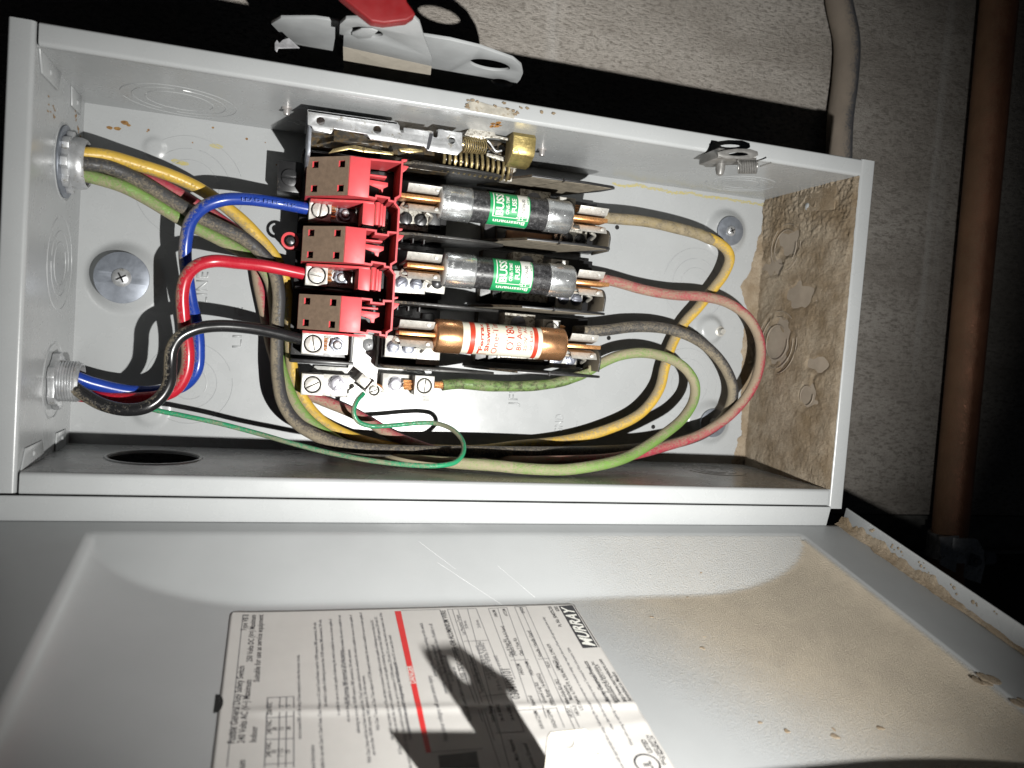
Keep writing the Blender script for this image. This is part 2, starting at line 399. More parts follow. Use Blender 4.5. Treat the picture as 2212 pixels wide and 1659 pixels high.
# front flanges: rolled lips
def lip_profile(h=dep, fw=FW):
    P = [(0, h - 4.2)]
    P += [(2.6 - 2.6 * math.cos(R(a)), h - 2.6 + 2.6 * math.sin(R(a))) for a in range(0, 91, 15)]
    P += [(fw - 1.5 + 1.5 * math.sin(R(a)), h - 1.5 + 1.5 * math.cos(R(a))) for a in range(0, 91, 15)] + [(fw, h - 9)]
    Q = []
    for k, p in enumerate(P):
        a, b = P[max(0, k - 1)], P[min(len(P) - 1, k + 1)]; d = Vector((b[0] - a[0], b[1] - a[1])).normalized()
        Q.append((p[0] + d.y * 1.2, p[1] - d.x * 1.2))
    return P + Q[::-1]
def lip(name, o, a, run, ln, h=dep, fw=FW):
    q = MB(); a = Vector(a); t = ln if a.cross(Z).dot(Vector(run)) > 0 else -ln
    q.prism(lip_profile(h, fw), t, o, a, Z); q.build(name, P_, enc, ang=40)
lip('top_flange', (1.6, bw, 0), Y, X, L - 1.0)
lip('bottom_flange', (1.6, 0, 0), -Y, X, L - 2.6)
lip('left_flange', (0, -FW + .6, 0), -X, Y, bw + 2 * FW - .6, dep + .4, FW + .8)
lip('right_flange', (L, -FW - 2, 0), X, Y, bw + 2 * FW + 2, dep + .4, FW)
# knockouts
def ko(mb, c, radii, a, b):
    for i, r_ in enumerate(radii):
        ring_tube(mb, c, r_, a, b, .33, 20 + 70 * i, 170 + 70 * i); ring_tube(mb, c, r_, a, b, .33, 190 + 70 * i, 370 + 70 * i)
for c, rr in kos:
    q = MB(); ko(q, (c.x, c.y, 0), rr, X, Y); q.build('knockout_ring', P_, enc)
for c, rr in (((0, 123.5, 46), (30, 21, 14)), ((0, 188.9, 45.4), (25, 24)), ((0, 47.8, 49.5), (25, 24))):
    q = MB(); ko(q, c, rr, Y, Z); q.build('knockout_ring', P_, enc)
for c, rr in (((66, bw, 42), (36, 29, 21)), ((495, bw, 44), (28, 22, 15))):
    q = MB(); ko(q, c, rr, X, Z); q.build('knockout_ring', P_, enc)
q = MB(); ko(q, (496, 0, 40), (26, 18, 11), X, Z); q.build('knockout_ring', P_, enc)
q = MB(); q.lathe([(30.5, 0), (30, .7), (28.6, .7), (28.2, -.5)], (63, 0, 53), Y, 48, False, False); q.build('knockout_hole_rim', P_, enc)
# corner tabs with weld dimples
def dimple(mb, c, n_, r_=1.9): mb.lathe([(r_, 0), (r_ * .8, .6), (r_ * .35, .95), (.05, 1.0)], c, n_, 16)
for (yy, sgn) in ((bw, -1), (0, 1)):
    for pts, zc in (([(yy, 66), (yy + sgn * 12, 72), (yy + sgn * 12, 106), (yy, 113)], 90), ([(yy, 14), (yy + sgn * 12, 14), (yy + sgn * 12, 38), (yy, 40)], 25)):
        q = MB(); q.prism(pts, 1.1, (.05, 0, 0), Y, Z); tb_ = q.build('corner_tab', P_, enc, bevel=.4)
        q = MB(); dimple(q, (1.1, yy + sgn * 6.5, zc), X); q.build('weld_dimple', P_, tb_)
q = MB(); q.prism([(bw - 22, 96), (bw - 2, 96), (bw - 2, 50), (bw - 18, 50)], -2.6, (L - .05, 0, 0), Y, Z); tb_ = q.build('corner_tab', M['mud'], enc, bevel=.4)
q = MB(); dimple(q, (L - 2.6, 224, 62), -X, 3); q.build('weld_dimple', P_, tb_)
DW = bpy.data.materials['dust_coated_enamel']
for c, rr in (((L - 1.6, 193, 36.4), (20, 15)), ((L - 1.4, 111.6, 36), (27, 22, 15)), ((L - 1.2, 69.4, 82), (8,))):
    q = MB()
    for k, r_ in enumerate(rr): ring_tube(q, c, r_, Y, Z, .3, 230 - 50 * k, 400); ring_tube(q, c, r_, Y, Z, .3, 80, 170)
    q.build('knockout_ring', DW, enc)
# small fixings on the top wall, back panel holes
def peg(u, v, n_='rivet'):
    p = un(u, v, bw, 1); q = MB(); q.lathe([(3.4, 0), (3.2, 1.0), (2.2, 1.4), (2.1, 4.2), (1.8, 5)], p, -Y, 20); o = q.build(n_, mat('painted_steel_pin', (.42, .40, .39), .3, metal=.5, var=.2), enc)
peg(620, 232); peg(1171, 322)
for (u, v) in ((1333, 491), (1401, 478), (1315, 730), (1411, 922), (1355, 711)):
    p = un(u, v, 0.02); q = MB(); q.lathe([(1.9, 0), (1.9, .05)], p, Z, 20); q.build('drilled_hole', mat('hole_black', (.005, .005, .005), .9, var=0) if 'hole_black' not in bpy.data.materials else bpy.data.materials['hole_black'], enc)
# raised lettering stamped in the back
def stamped(s, u0, v0, u1, v1, size=8.5):
    p0, p1 = un(u0, v0, 0), un(u1, v1, 0); vv, ff, w_ = txt(s, 0.0); d = (p1 - p0); k = d.length / w_; d.normalize(); up = Z.cross(d)
    q = MB(); n = len(vv); a = [p0 + d * (x * k) + up * (y * size / .72) for x, y in vv]
    q.add([p + Z * .45 for p in a], ff); o = q.build('stamped_text', P_, enc, ang=20)
    md = o.modifiers.new('t', 'SOLIDIFY'); md.thickness = .5 * S; md.offset = -1
stamped('LINE', 447, 656, 451, 588); stamped('LINE', 522, 752, 525, 664, 7)
stamped('JFUSE', 1117, 878, 1122, 795, 8); stamped('GND', 1214, 937, 1217, 895, 7.5)
q = MB(); c = un(1246, 922, 0); q.box(c.x - .3, c.x + .3, c.y - 5, c.y + 5, 0, .5); q.box(c.x, c.x + 5, c.y - .3, c.y + .3, 0, .5); q.build('stamped_mark', P_, enc)
# stains
def blot(mb, o, a, b, rx, ry, h=.12):
    n = 14; ph = random.random() * 9; pts = []
    for i in range(n):
        t = 2 * math.pi * i / n; k = 1 + .28 * mn.noise(Vector((math.cos(t) * 1.4 + ph, math.sin(t) * 1.4, ph)))
        pts.append((rx * k * math.cos(t), ry * k * math.sin(t)))
    mb.prism(pts, h * random.uniform(.6, 1.4), o, a, b)
q = MB()
for (u, v, rx, ry) in ((237, 276, 2.1, 1.1), (254, 278, 2.3, 1.2), (269, 265, 2.6, 1.3), (278, 271, 1.3, .9), (321, 281, .8, .8), (460, 276, .8, .7), (533, 300, 1, .8), (416, 308, .5, .5), (573, 308, .4, .4), (597, 356, .6, .6), (318, 284, .5, .5), (1430, 492, .7, .7)):
    blot(q, un(u, v, .02), X, Y, rx, ry)
for k in range(17):
    t = k / 16; y_ = 231 - 20 * t + random.uniform(-1.5, 1.5); z_ = 34 - 30 * t + random.uniform(-3, 3); blot(q, (.03, y_, z_), Y, Z, random.uniform(.5, 1.2), random.uniform(.5, 1.4))
for k in range(11): blot(q, (.03, 214 + random.uniform(-5, 5), 82 + random.uniform(-9, 9)), Y, Z, .5, random.uniform(.8, 1.8))
q.build('rust_spots', M['stain'], enc)['kind'] = 'stuff'
q = MB()
for (u, v, rx, ry) in ((468, 316, 5, 1.6), (379, 348, 3, 1.6), (386, 350, 4.5, 1.5), (396, 353, 4, 1.5)): blot(q, un(u, v, .02), X, Y, rx, ry, .08)
for k in range(170):
    t = k / 169; u = 1325 + 330 * t; v = 395 + 47 * t + 6 * mn.noise(Vector((t * 9, 0, 0))) + random.uniform(-2, 3); blot(q, un(u, v, .02), X, Y, random.uniform(.6, 2.2), random.uniform(.3, .9), .08)
for k in range(26):
    u = 1330 + random.random() * 240; v = 372 + (u - 1330) * .13 + random.uniform(-2, 8); blot(q, un(u, v, .02), X, Y, .6, .45, .15)
q.build('yellow_stain', M['ystain'], enc)['kind'] = 'stuff'
# torn sticker remnant on the rim
q = MB(); a = [un(u, v, dep + .5) for u, v in ((1011, 221), (1030, 218), (1062, 228), (1106, 236), (1114, 246), (1110, 256), (1060, 247), (1013, 238))]
q.prism([(p.x, p.y) for p in a], .15, (0, 0, dep + .45)); q.build('torn_tape', mat('old_tape', (.36, .34, .29), .55, var=.25, vs=150, dirt=.4, dirtcol=(.16, .11, .05, 1), ds=200), enc)
q = MB()
for (u, v) in ((1011, 226), (1009, 233), (1012, 219), (1020, 218), (1031, 221), (1070, 230), (1095, 236), (1113, 247), (1117, 244), (1108, 240), (1125, 232), (1090, 222), (1170, 243), (1195, 246), (1140, 235)):
    for k in range(3): blot(q, un(u + random.uniform(-3, 3), v + random.uniform(-2, 2), dep + .62), X, Y, random.uniform(.4, 1.3), random.uniform(.3, .8), .3)
q.build('dirt_crumbs', M['mud'], enc)['kind'] = 'stuff'
q = MB()
for k in range(9): blot(q, un(1068 + random.uniform(-9, 14), 270 + random.uniform(-6, 5), bw - .1, 1), X, Z, random.uniform(.8, 2), random.uniform(1, 4), -.25)
q.build('rust_run', mat('orange_rust', (.38, .17, .035), .6, var=.4, vs=300), enc)['kind'] = 'stuff'

# ------------------------------------------------------------------ lid
TH = R(77); DR = Vector((0, -math.cos(TH), math.sin(TH))); NN = Vector((0, math.sin(TH), math.cos(TH))); LO = Vector((0, -28, 117))
def sst(a, b, t): t = max(0, min(1, (t - a) / (b - a))); return t * t * (3 - 2 * t)
def smin(a, b, k):
    h = max(0, min(1, .5 + .5 * (b - a) / k)); return b * (1 - h) + a * h - k * h * (1 - h)
LX0, LX1, LS = -14, 565, 270
EM = 22; SL = 46
def lid_e(x, s):
    t1 = (s - 15) / SL * EM
    def F(d): d = max(0, min(1, d / 118)); return EM * 1.02 * math.sqrt(max(0, 1 - (1 - d) ** 2)) if d > 0 else 0
    f = min(F(x - 42), F(516 - x)); t3 = (257 - s) / 12 * EM
    if f <= 0 or t1 <= 0 or t3 <= 0: return 0
    e = smin(smin(t1, f, 1.2), t3, 2.0); return max(0, smin(e, EM, .8))
def LF(x, s, e): return LO + X * x + DR * s - NN * e
def lid_px(u, v, e=21.9):
    d = ray(u, v); o = LF(0, 0, e); t = NN.dot(o - CAM) / NN.dot(d); p = CAM + d * t; return p.x, (p - o).dot(DR)
m = MB(); NX, NS = 220, 110; vs_ = []; fs_ = []; at = []
for j in range(NS + 1):
    for i in range(NX + 1):
        x = LX0 + (LX1 - LX0) * i / NX; s_ = LS * j / NS; e = lid_e(x, s_); vs_.append(LF(x, s_, e))
        t1 = (s_ - 15) / SL * EM; isfloor = sst(-.6, .9, t1 - e) if e > .15 else 0
        at.append(isfloor * (sst(255, 430, x - .5 * (s_ - 60)) * .95) * (1 - .2 * sst(120, 240, s_)) * (1 if x < 517 else 0) + .045)
for j in range(NS):
    for i in range(NX):
        a = j * (NX + 1) + i; fs_.append((a, a + NX + 1, a + NX + 2, a + 1))
base = Vector(enc['_w']); me = bpy.data.meshes.new('lid'); me.from_pydata([(p - base) * S for p in vs_], [], fs_)
ca = me.attributes.new('dust', 'FLOAT', 'POINT'); ca.data.foreach_set('value', at)
for q in me.polygons: q.use_smooth = True
me.materials.append(M['paint_dusty']); lid = bpy.data.objects.new('lid', me); COL.objects.link(lid); lid.parent = enc; lid['_w'] = enc['_w']
md = lid.modifiers.new('thickness', 'SOLIDIFY'); md.thickness = 1.4 * S; md.offset = -1
def lbox(mb, x0, x1, s0, s1, e0, e1):
    v = [LF(x, s, -e) for e in (e0, e1) for s in (s0, s1) for x in (x0, x1)]
    mb.add(v, [(0, 2, 3, 1), (4, 5, 7, 6), (0, 1, 5, 4), (2, 6, 7, 3), (0, 4, 6, 2), (1, 3, 7, 5)])
q = MB(); lbox(q, LX0, L + 1, -1.2, .3, -1, 15.3); q.build('hinge_side', P_, lid, bevel=.6, seg=3)
q = MB(); lbox(q, LX1 - .2, LX1 + 1.2, 0, LS, -1, 15); q.build('right_side', P_, lid, bevel=.5)
q = MB(); lbox(q, LX0 - 1.2, LX0 + .2, 0, LS, -1, 15); q.build('left_side', P_, lid, bevel=.5)
q = MB(); lbox(q, LX0, LX1, LS, LS + 1.3, -1, 3.5); q.build('end_side', P_, lid, bevel=.5)

# the paper label in the lid, following the pressed panel
lx0, ls0 = lid_px(497, 1322); lx1, _ = lid_px(1240, 1302); ls1 = 246
def wr(x, s): return .08 + .55 * math.exp(-((s - 152 - .06 * (x - 200)) / 2.6) ** 2) * sst(lx0 + 2, lx0 + 25, x) + .35 * math.exp(-((s - 185 + .1 * (x - 200)) / 4) ** 2) * sst(220, 290, x) + .12 * max(0, mn.noise(Vector((x * .06, s * .06, 3))))
m = MB(); A, B = 120, 100; vs_ = []; fs_ = []
def rcorner(x, s):
    r_ = 4
    for cx, sx in ((lx0 + r_, -1), (lx1 - r_, 1)):
        if (x - cx) * sx > 0 and s < ls0 + r_:
            d = Vector((x - cx, s - ls0 - r_)); 
            if d.length > r_: d = d.normalized() * r_
            return cx + d.x, ls0 + r_ + d.y
    return x, s
for j in range(B + 1):
    for i in range(A + 1):
        x = lx0 + (lx1 - lx0) * i / A; s_ = ls0 + (ls1 - ls0) * (j / B); x, s_ = rcorner(x, s_); vs_.append(LF(x, s_, lid_e(x, s_) - wr(x, s_)))
for j in range(B):
    for i in range(A):
        a = j * (A + 1) + i; fs_.append((a, a + 1, a + A + 2, a + A + 1))
m.add(vs_, fs_); lb = m.build('paper_label', M['label'], lid, ang=80)
md = lb.modifiers.new('t', 'SOLIDIFY'); md.thickness = .05 * S; md.offset = 0

def LQ(x, s, h=.12): return LF(x, s, lid_e(x, s) - wr(x, s) - h)
blk, gry, redp, whp = MB(), MB(), MB(), MB()
def ltext(mb, s, end, start=None, h=2.4, bold=0.0, k=.78, h_=.12, shear=0):
    """text that reads towards the hinge; its last letter ends at pixel `end`"""
    x1, s1 = lid_px(*end); vv, ff, w_ = txt(s, bold, shear)
    if start: x0, s0 = lid_px(*start)
    else: x0, s0 = x1, s1 + w_ * h / .72 * k
    D = Vector((x1 - x0, s1 - s0)); wd = D.length; D = D / wd; U = Vector((D.y, -D.x))   # up is -x
    if U.x > 0: U = -U
    out = []
    for a, b in vv:
        p = Vector((x0, s0)) + D * (a * wd / w_) + U * (b * h / .72); out.append((p.x, min(p.y, ls1 - .3)))
    mb.add([LQ(x, s_, h_) for x, s_ in out], ff)
def lline(mb, a, b, wd=.28, h_=.11, n=12):
    (xa, sa), (xb, sb) = lid_px(*a), lid_px(*b); d = Vector((xb - xa, sb - sa)); nrm = Vector((-d.y, d.x)).normalized() * wd / 2
    v = []
    for i in range(n + 1):
        p = Vector((xa, sa)) + d * (i / n)
        for sg in (-1, 1): v.append(LQ(p.x + nrm.x * sg, min(ls1 - .2, p.y + nrm.y * sg), h_))
    mb.add(v, [(2 * i, 2 * i + 1, 2 * i + 3, 2 * i + 2) for i in range(n)])
def lquad(mb, pts, h_=.1, n=70):
    P4 = [Vector(lid_px(*p)) for p in pts]; v = []
    for i in range(n + 1):
        for j in range(3):
            t = i / n; u = j / 2; p = (P4[0] * (1 - t) + P4[3] * t) * (1 - u) + (P4[1] * (1 - t) + P4[2] * t) * u; v.append(LQ(p.x, min(ls1 - .2, p.y), h_))
    mb.add(v, [(3 * i + j, 3 * i + j + 1, 3 * i + j + 4, 3 * i + j + 3) for i in range(n) for j in range(2)])
z3 = lambda x, y: (384 + x * .2976, 1261.8 + y * .2976)
z4 = lambda x, y: (822.9 + x * .3224, 1261.8 + y * .3224)
ltext(blk, 'Type VB II', z3(516, 228), z3(497, 345), 2.9, .005)
ltext(blk, 'Fusible General Duty Safety Switch', z3(486, 600), z3(415, 1162), 3.2, .008)
ltext(blk, '250 Volts DC (V=) Maximum', z3(568, 228), z3(540, 567), 2.9, .008)
ltext(blk, '240 Volts AC (V~) Maximum', z3(537, 700), z3(484, 1158), 3.2, .008)
ltext(blk, 'Suitable for use as service equipment', z3(622, 226), z3(592, 713), 2.9, .008)
ltext(blk, 'Indoor', z3(580, 1036), z3(570, 1150), 3.0, .01)
ltext(blk, 'Maximum', z3(492, 1282), None, 3.2, .008)
lline(gry, z3(474, 228), z3(358, 1335), .35)
for a, b in (((650, 828), (843, 818)), ((640, 975), (843, 962)), ((632, 1132), (843, 1122)), ((628, 1312), (843, 1300)), ((652, 828), (630, 1335)), ((742, 824), (730, 1335)), ((790, 820), (785, 1335)), ((843, 816), (843, 1335))):
    lline(gry, z3(*a), z3(*b), .4)
for s, e in (('250 VDC', (685, 860)), ('240 VAC', (682, 990)), ('30', (722, 1040)), ('240 VAC', (678, 1150)), ('10', (716, 1205)), ('3', (770, 885)), ('15', (768, 1040)), ('7 1/2', (762, 1195)), ('5', (818, 880)), ('30', (820, 1035)), ('15', (815, 1205))):
    ltext(blk, s, z3(*e), None, 2.2, .01)
small = [
 ('not to exceed 80% of the rating of fuses employed in other than motor circuits.', (885, 515), 1.7),
 ('General Information', (992, 1170), 1.9),
 ('suitable for use with Class H, Class K fuses, Class H fuses or a UL Listed Circuit Breaker rated for 10,000 amperes, RMS symmetrical, 240 volts', (1005, 280), 1.7),
 ('this switch is capable of delivering not more than 10,000 amperes, RMS symmetrical, 240 volts,', (1043, 258), 1.7),
 ('is suitable for use on a circuit capable of delivering, this switch is suitable for use on a circuit capable of', (1117, 255), 1.7),
 ('With Class R fuses and Class R fuse clip kit HR63M properly installed, this switch is suitable for use', (1182, 228), 1.7),
 ('not more than 100,000 amperes, RMS symmetrical, 240 volts maximum.', (1196, 478), 1.7),
 ('With Class J fuses with the load base relocated in the "J Fuse" position marked on the enclosure this switch is suitable for use on a circuit capable of', (1264, 225), 1.7),
 ('delivering not more than 100,000 amperes, RMS symmetrical, 240 volts maximum.', (1252, 475), 1.7),
 ('With Class T fuses and Class T fuse adaptor kit HT23M properly installed, this switch is suitable for use on circuits capable of', (1336, 207), 1.7),
 ('not more than 100,000 amperes, RMS symmetrical, 240 volts maximum.', (1356, 665), 1.7),
 ('this switch may present a risk of fire and injury to persons if installed on circuits capable of delivering not more than the DC', (1418, 262), 1.7),
 ('If Class J, R or T fuses are used, this switch is suitable for use on a circuit capable of delivering not more than 10,000 amperes, 250 volts DC.', (1446, 235), 1.7),
 ('fuses marked with DC ratings, this switch is suitable for use, up to a maximum of 10,000 amperes, 250 volts DC are used, this switch may present a risk of fire', (1481, 210), 1.7),
 ('marked on the fuse, at the DC voltage rating of 10,000 amperes at 250 volts DC are used, this switch', (1548, 372), 1.7),
 ('fuses marked for an interrupting rating of not more than 10,000 amperes.', (1586, 572), 1.7),
 ('servicing this switch before working on this switch.', (1776, 282), 2.1),
 ('Hazardous voltages will cause severe injury.', (1838, 665), 2.4),
 ('Always work on or replace fuses (Fusible) or all', (1846, 290), 2.1),
 ('removing and installing fuses if so equipped.', (1860, 440), 2.1),
 ('voltage sensing device on all fuse clips', (1906, 470), 2.1),
 ('to confirm switch is off.', (1948, 515), 2.1),
 ('Replace all covers before turning power on.', (2012, 600), 2.1)]
for s, e, h in small: ltext(gry, s, z3(*e), None, h, .004, .80)
lquad(redp, [z3(1574, 198), z3(1619, 197), z3(1840, 1222), z3(1802, 1226)])
mb_ = MB(); ltext(mb_, 'DANGER', z3(1700, 595), z3(1728, 722), 3.1, .012, h_=.2); mb_.build('danger_lettering', M['wprint'], lid)
lline(gry, z3(1619, 193), z3(1903, 186)); lline(gry, z3(1903, 186), z3(2212, 1000), .3)
lline(gry, z3(1840, 1222), z3(2212, 1195), .3)
ltext(blk, 'USE 75°C COPPER OR ALUMINIUM WIRE', z4(430, 177), z4(580, 640), 3.3, .006)
lline(gry, z4(445, 170), z4(638, 165)); lline(gry, z4(445, 170), z4(800, 1232))
for a, b in (((478, 170), (760, 1050)), ((515, 170), (790, 1000)), ((580, 168), (860, 1232)), ((638, 165), (960, 990)), ((720, 165), (843, 158)), ((720, 165), (900, 640)), ((843, 158), (1110, 900)), ((782, 162), (1000, 830)), ((895, 153), (970, 152)), ((895, 153), (1230, 965)), ((970, 152), (1330, 965)), ((932, 153), (1300, 980)), ((555, 385), (715, 378)), ((680, 752), (855, 735)), ((868, 512), (990, 508)), ((770, 1000), (960, 988)), ((1050, 505), (1130, 498)), ((900, 850), (1180, 835))):
    lline(gry, z4(*a), z4(*b), .3)
t4 = [('Lug Mounting Torque', (520, 208), 2.0, 0), ('50 lb-ins.', (568, 245), 2.0, 0), ('24 lb-ins.', (650, 240), 2.0, 0), ('Terminal & Wire Information', (612, 498), 2.1, .004), ('Wire Tightening Torque', (605, 478), 2.1, .004),
 ('14-10 AWG 40 lb-ins. 8 AWG', (655, 412), 2.1, 0), ('6-4 AWG 50 lb-ins. 9-10 AWG', (668, 385), 2.1, 0), ('35 lb-ins. 14-10 AWG / 40 lb-ins. 8 AWG', (690, 395), 2.1, 0), ('45 lb-ins. 6-4 AWG', (778, 480), 2.1, 0),
 ('HR63M', (765, 175), 2.1, .004), ('HT23M', (832, 168), 2.1, .004), ('GH22S', (945, 155), 2.1, .004), ('Class R Fuse Kit', (838, 370), 2.2, .004), ('(Rejects Class H & K Fuses)', (822, 282), 2.2, .004), ('Class T Fuse Kit', (905, 362), 2.2, .004),
 ('Handle / Handle Guard', (1000, 315), 2.3, .004), ('HN523M', (930, 535), 2.2, .004), ('HG61234M', (985, 520), 2.2, .004), ('HL63', (1120, 520), 2.2, .004), ('HM6123', (1172, 512), 2.2, .004), ('Neutral', (1010, 750), 2.3, .006), ('Ground Lug Kit', (1050, 660), 2.3, .006), ('(Wire Range 14-4AWG)', (1065, 600), 2.3, .004),
 ('Wire Grip Kit (AL)', (1185, 640), 2.3, .006), ('Mechanism', (1240, 680), 2.3, .006), ('HA161234M', (1045, 850), 2.2, .004), ('HA261234M', (1130, 845), 2.2, .004), ('HF363', (1262, 835), 2.2, .004), ('HB363', (1305, 820), 2.2, .004),
 ('Wire Range', (735, 815), 2.1, .004), ('14-10 AWG', (790, 810), 2.1, .004), ('14-4 AWG', (862, 818), 2.1, .004), ('Service Main Neutral', (878, 1045), 2.2, .004), ('Service Ground', (975, 1070), 2.2, .004),
 ('US Patents: 6,194,979, 6,356,460, 5,945,650, 5,990,439.', (1130, 400), 2.2, .006), ('or fuses with appropriate time delay, Following the standard horsepower or knockout ratings may require the use of fuses with appropriate time delay', (1095, 222), 1.8, 0),
 ('other than the standard mounting torque in Terminal & Wire Information Table.', (1260, 425), 1.8, 0), ('When relocating or replacing connectors, refer to lug mounting torque', (1400, 560), 1.8, 0),
 ('Pc. No. 504075C05', (1140, 150), 2.4, .012), ('0202', (1180, 150), 2.4, .012), ('Murray Electrical Products', (1382, 518), 2.8, .014), ('Siemens Energy & Automation, Inc.', (1422, 518), 2.2, .004), ('Bellefontaine, OH 43311 U.S.A', (1455, 540), 2.2, .004),
 ('http://www.murrayelectric.com', (1478, 505), 2.5, .012), ('Assembled in Mexico', (1565, 590), 2.5, .012), ('LISTED', (1770, 1042), 2.6, .02), ('ENCLOSED SWITCH', (1795, 1015), 1.9, .012), ('Issue No. AL-295', (1820, 1015), 1.6, .004), ('File No. E4776', (1845, 1065), 1.6, .004)]
for s, e, h, b in t4: ltext(blk if b else gry, s, z4(*e), None, h, b, .82)
ltext(blk, '0304100101', z4(862, 570), z4(935, 770), 4.6, .006)
mb_ = MB(); lquad(mb_, [z4(1190, 148), z4(1283, 142), z4(1452, 424), z4(1352, 430)]); mb_.build('logo_block', M['kprint'], lid)
ltext(whp, 'MURRAY', z4(1272, 150), z4(1436, 418), 6.9, .03, h_=.2, shear=.35)
lline(blk, z4(1290, 140), z4(1464, 424), .6)
# UL mark: ring with letters
cx, sx = lid_px(*z4(1785, 1205)); v = []; n = 36
for i in range(n):
    for r_ in (5.4, 6.3): v.append(LQ(cx + r_ * math.cos(i * 2 * math.pi / n), min(ls1 - .2, sx + r_ * math.sin(i * 2 * math.pi / n)), .12))
mb_ = MB(); mb_.add(v, [(2 * i, 2 * i + 1, (2 * i + 3) % (2 * n), (2 * i + 2) % (2 * n)) for i in range(n)]); mb_.build('listing_ring', M['kprint'], lid)
ltext(blk, 'UL', z4(1800, 1185), None, 4.2, .02)
# hazard picture in the danger panel
mb_ = MB(); lquad(mb_, [z3(1890, 1245), z3(2170, 1215), z3(2190, 1335), z3(1900, 1335)], .12); mb_.build('hazard_picture', M['kprint'], lid)
for mb, nm, mt in ((blk, 'black_print', 'kprint'), (gry, 'grey_print', 'gprint'), (redp, 'red_band', 'rprint'), (whp, 'logo_lettering', 'wprint')):
    o = mb.build(nm, M[mt], lid)
    if mb in (blk, gry): o['kind'] = 'stuff'

# scratches on the lid slope
q = MB()
for a, b in (((945, 1215), (1120, 1330)), ((1075, 1222), (1155, 1290)), ((905, 1170), (985, 1230))):
    pts = []
    for k in range(9):
        t = k / 8; u, v_ = a[0] + (b[0] - a[0]) * t, a[1] + (b[1] - a[1]) * t
        x, s_ = lid_px(u, v_, 8)
        for _ in range(25): ee = lid_e(x, s_); e_ = ee if _ == 0 else e_ * .6 + ee * .4; x, s_ = lid_px(u, v_, e_)
        pts.append(LF(x, s_, lid_e(x, s_) - .02))
    q.tube(pts, .07, 4)
q.build('scratch', mat('pale_scratch', (.62, .62, .62), .5, var=.2), lid)
# bent hasp tab standing at the lid's free edge, close to the lens
q = MB(); tp = [un(u, v, 333) for u, v in ((1170, 1700), (1182, 1588), (1188, 1580), (1262, 1572), (1276, 1586), (1312, 1608), (1310, 1622), (1288, 1624), (1276, 1700))]
hc = un(1228, 1603, 333)
q.prism([(p.x, p.y) for p in tp], 1.4, (0, 0, 333), holes=[circ(hc.x, hc.y, 2.3, 20)])
tb = q.build('hasp_tab', mat('white_enamel_tab', (.44, .42, .36), .5, var=.05, vs=60, dirt=.15, dirtcol=(.4, .33, .12, 1), ds=90), lid, bevel=.5)
q = MB(); c0 = tp[0] * .5 + tp[-1] * .5; q.box(tp[0].x + 1, tp[-1].x - 1, c0.y - 6, c0.y + 2, 333, 356); q.build('hasp_arm', P_, lid, bevel=.5)

q = MB(); tp2 = [un(u, v, 333) for u, v in ((1010, 1680), (1172, 1672), (1172, 1790), (1010, 1790))]; q.prism([(p.x, p.y) for p in tp2], 1.4, (0, 0, 333)); q.build('unseen_shadow_wing', P_, lid, bevel=.3)  # unseen wing below the frame, added so the tab's shadow reaches further left
hx, hs_ = lid_px(466, 1523); q = MB(); q.add([LF(hx + 3.2 * math.cos(i * .2618), hs_ + 6.5 * math.sin(i * .2618), lid_e(hx, hs_) - .05) for i in range(24)], [tuple(range(24))]); q.build('lid_slot', bpy.data.materials['hole_black'], lid)

# ------------------------------------------------------------------ caked dust on the low (right hand) wall
m = MB(); vs_ = []; fs_ = []; NY, NZ = 230, 130; keep = {}
bald = [(198, 38, 9, 14), (111, 36, 17, 18), (69, 82, 8, 10), (150, 60, 10, 16), (178, 20, 6, 12), (95, 92, 7, 10)]
def mthick(y, z):
    p = Vector((y * .05, z * .05, 1.7)); t = 1.1 + .9 * mn.fractal(p * 1.0, .9, 2.0, 5) + .3 * mn.fractal(p * 7, .8, 2, 4)
    t += 1.3 * sst(150, 238, y) * (.6 + 1.6 * abs(mn.fractal(Vector((y * .16, z * .16, 5)), .8, 2, 4)))
    for cy, cz, ry, rz in bald:
        d = math.hypot((y - cy) / ry, (z - cz) / rz) + .75 * mn.noise(Vector((y * .12, z * .12, 9))); t = min(t, -0.4 + 2.6 * max(0, d - .85)) if d < 1.5 else t
    t *= (1 - .75 * sst(dep - 5, dep + 1.5, z + 3 * mn.noise(Vector((y * .12, 0, 0)))))
    return max(-.3, t)
for j in range(NZ + 1):
    for i in range(NY + 1):
        y = bw * i / NY; z = (dep + .5) * j / NZ; vs_.append((L - mthick(y, z), y, z))
for j in range(NZ):
    for i in range(NY):
        a = j * (NY + 1) + i; fs_.append((a, a + 1, a + NY + 2, a + NY + 1))
m.add(vs_, fs_); o = m.build('caked_dust', M['mud'], ang=180, origin=(L, 120, 0)); tag(o, 'thick brown caked dust lying over the right end wall inside the box', kind='stuff')
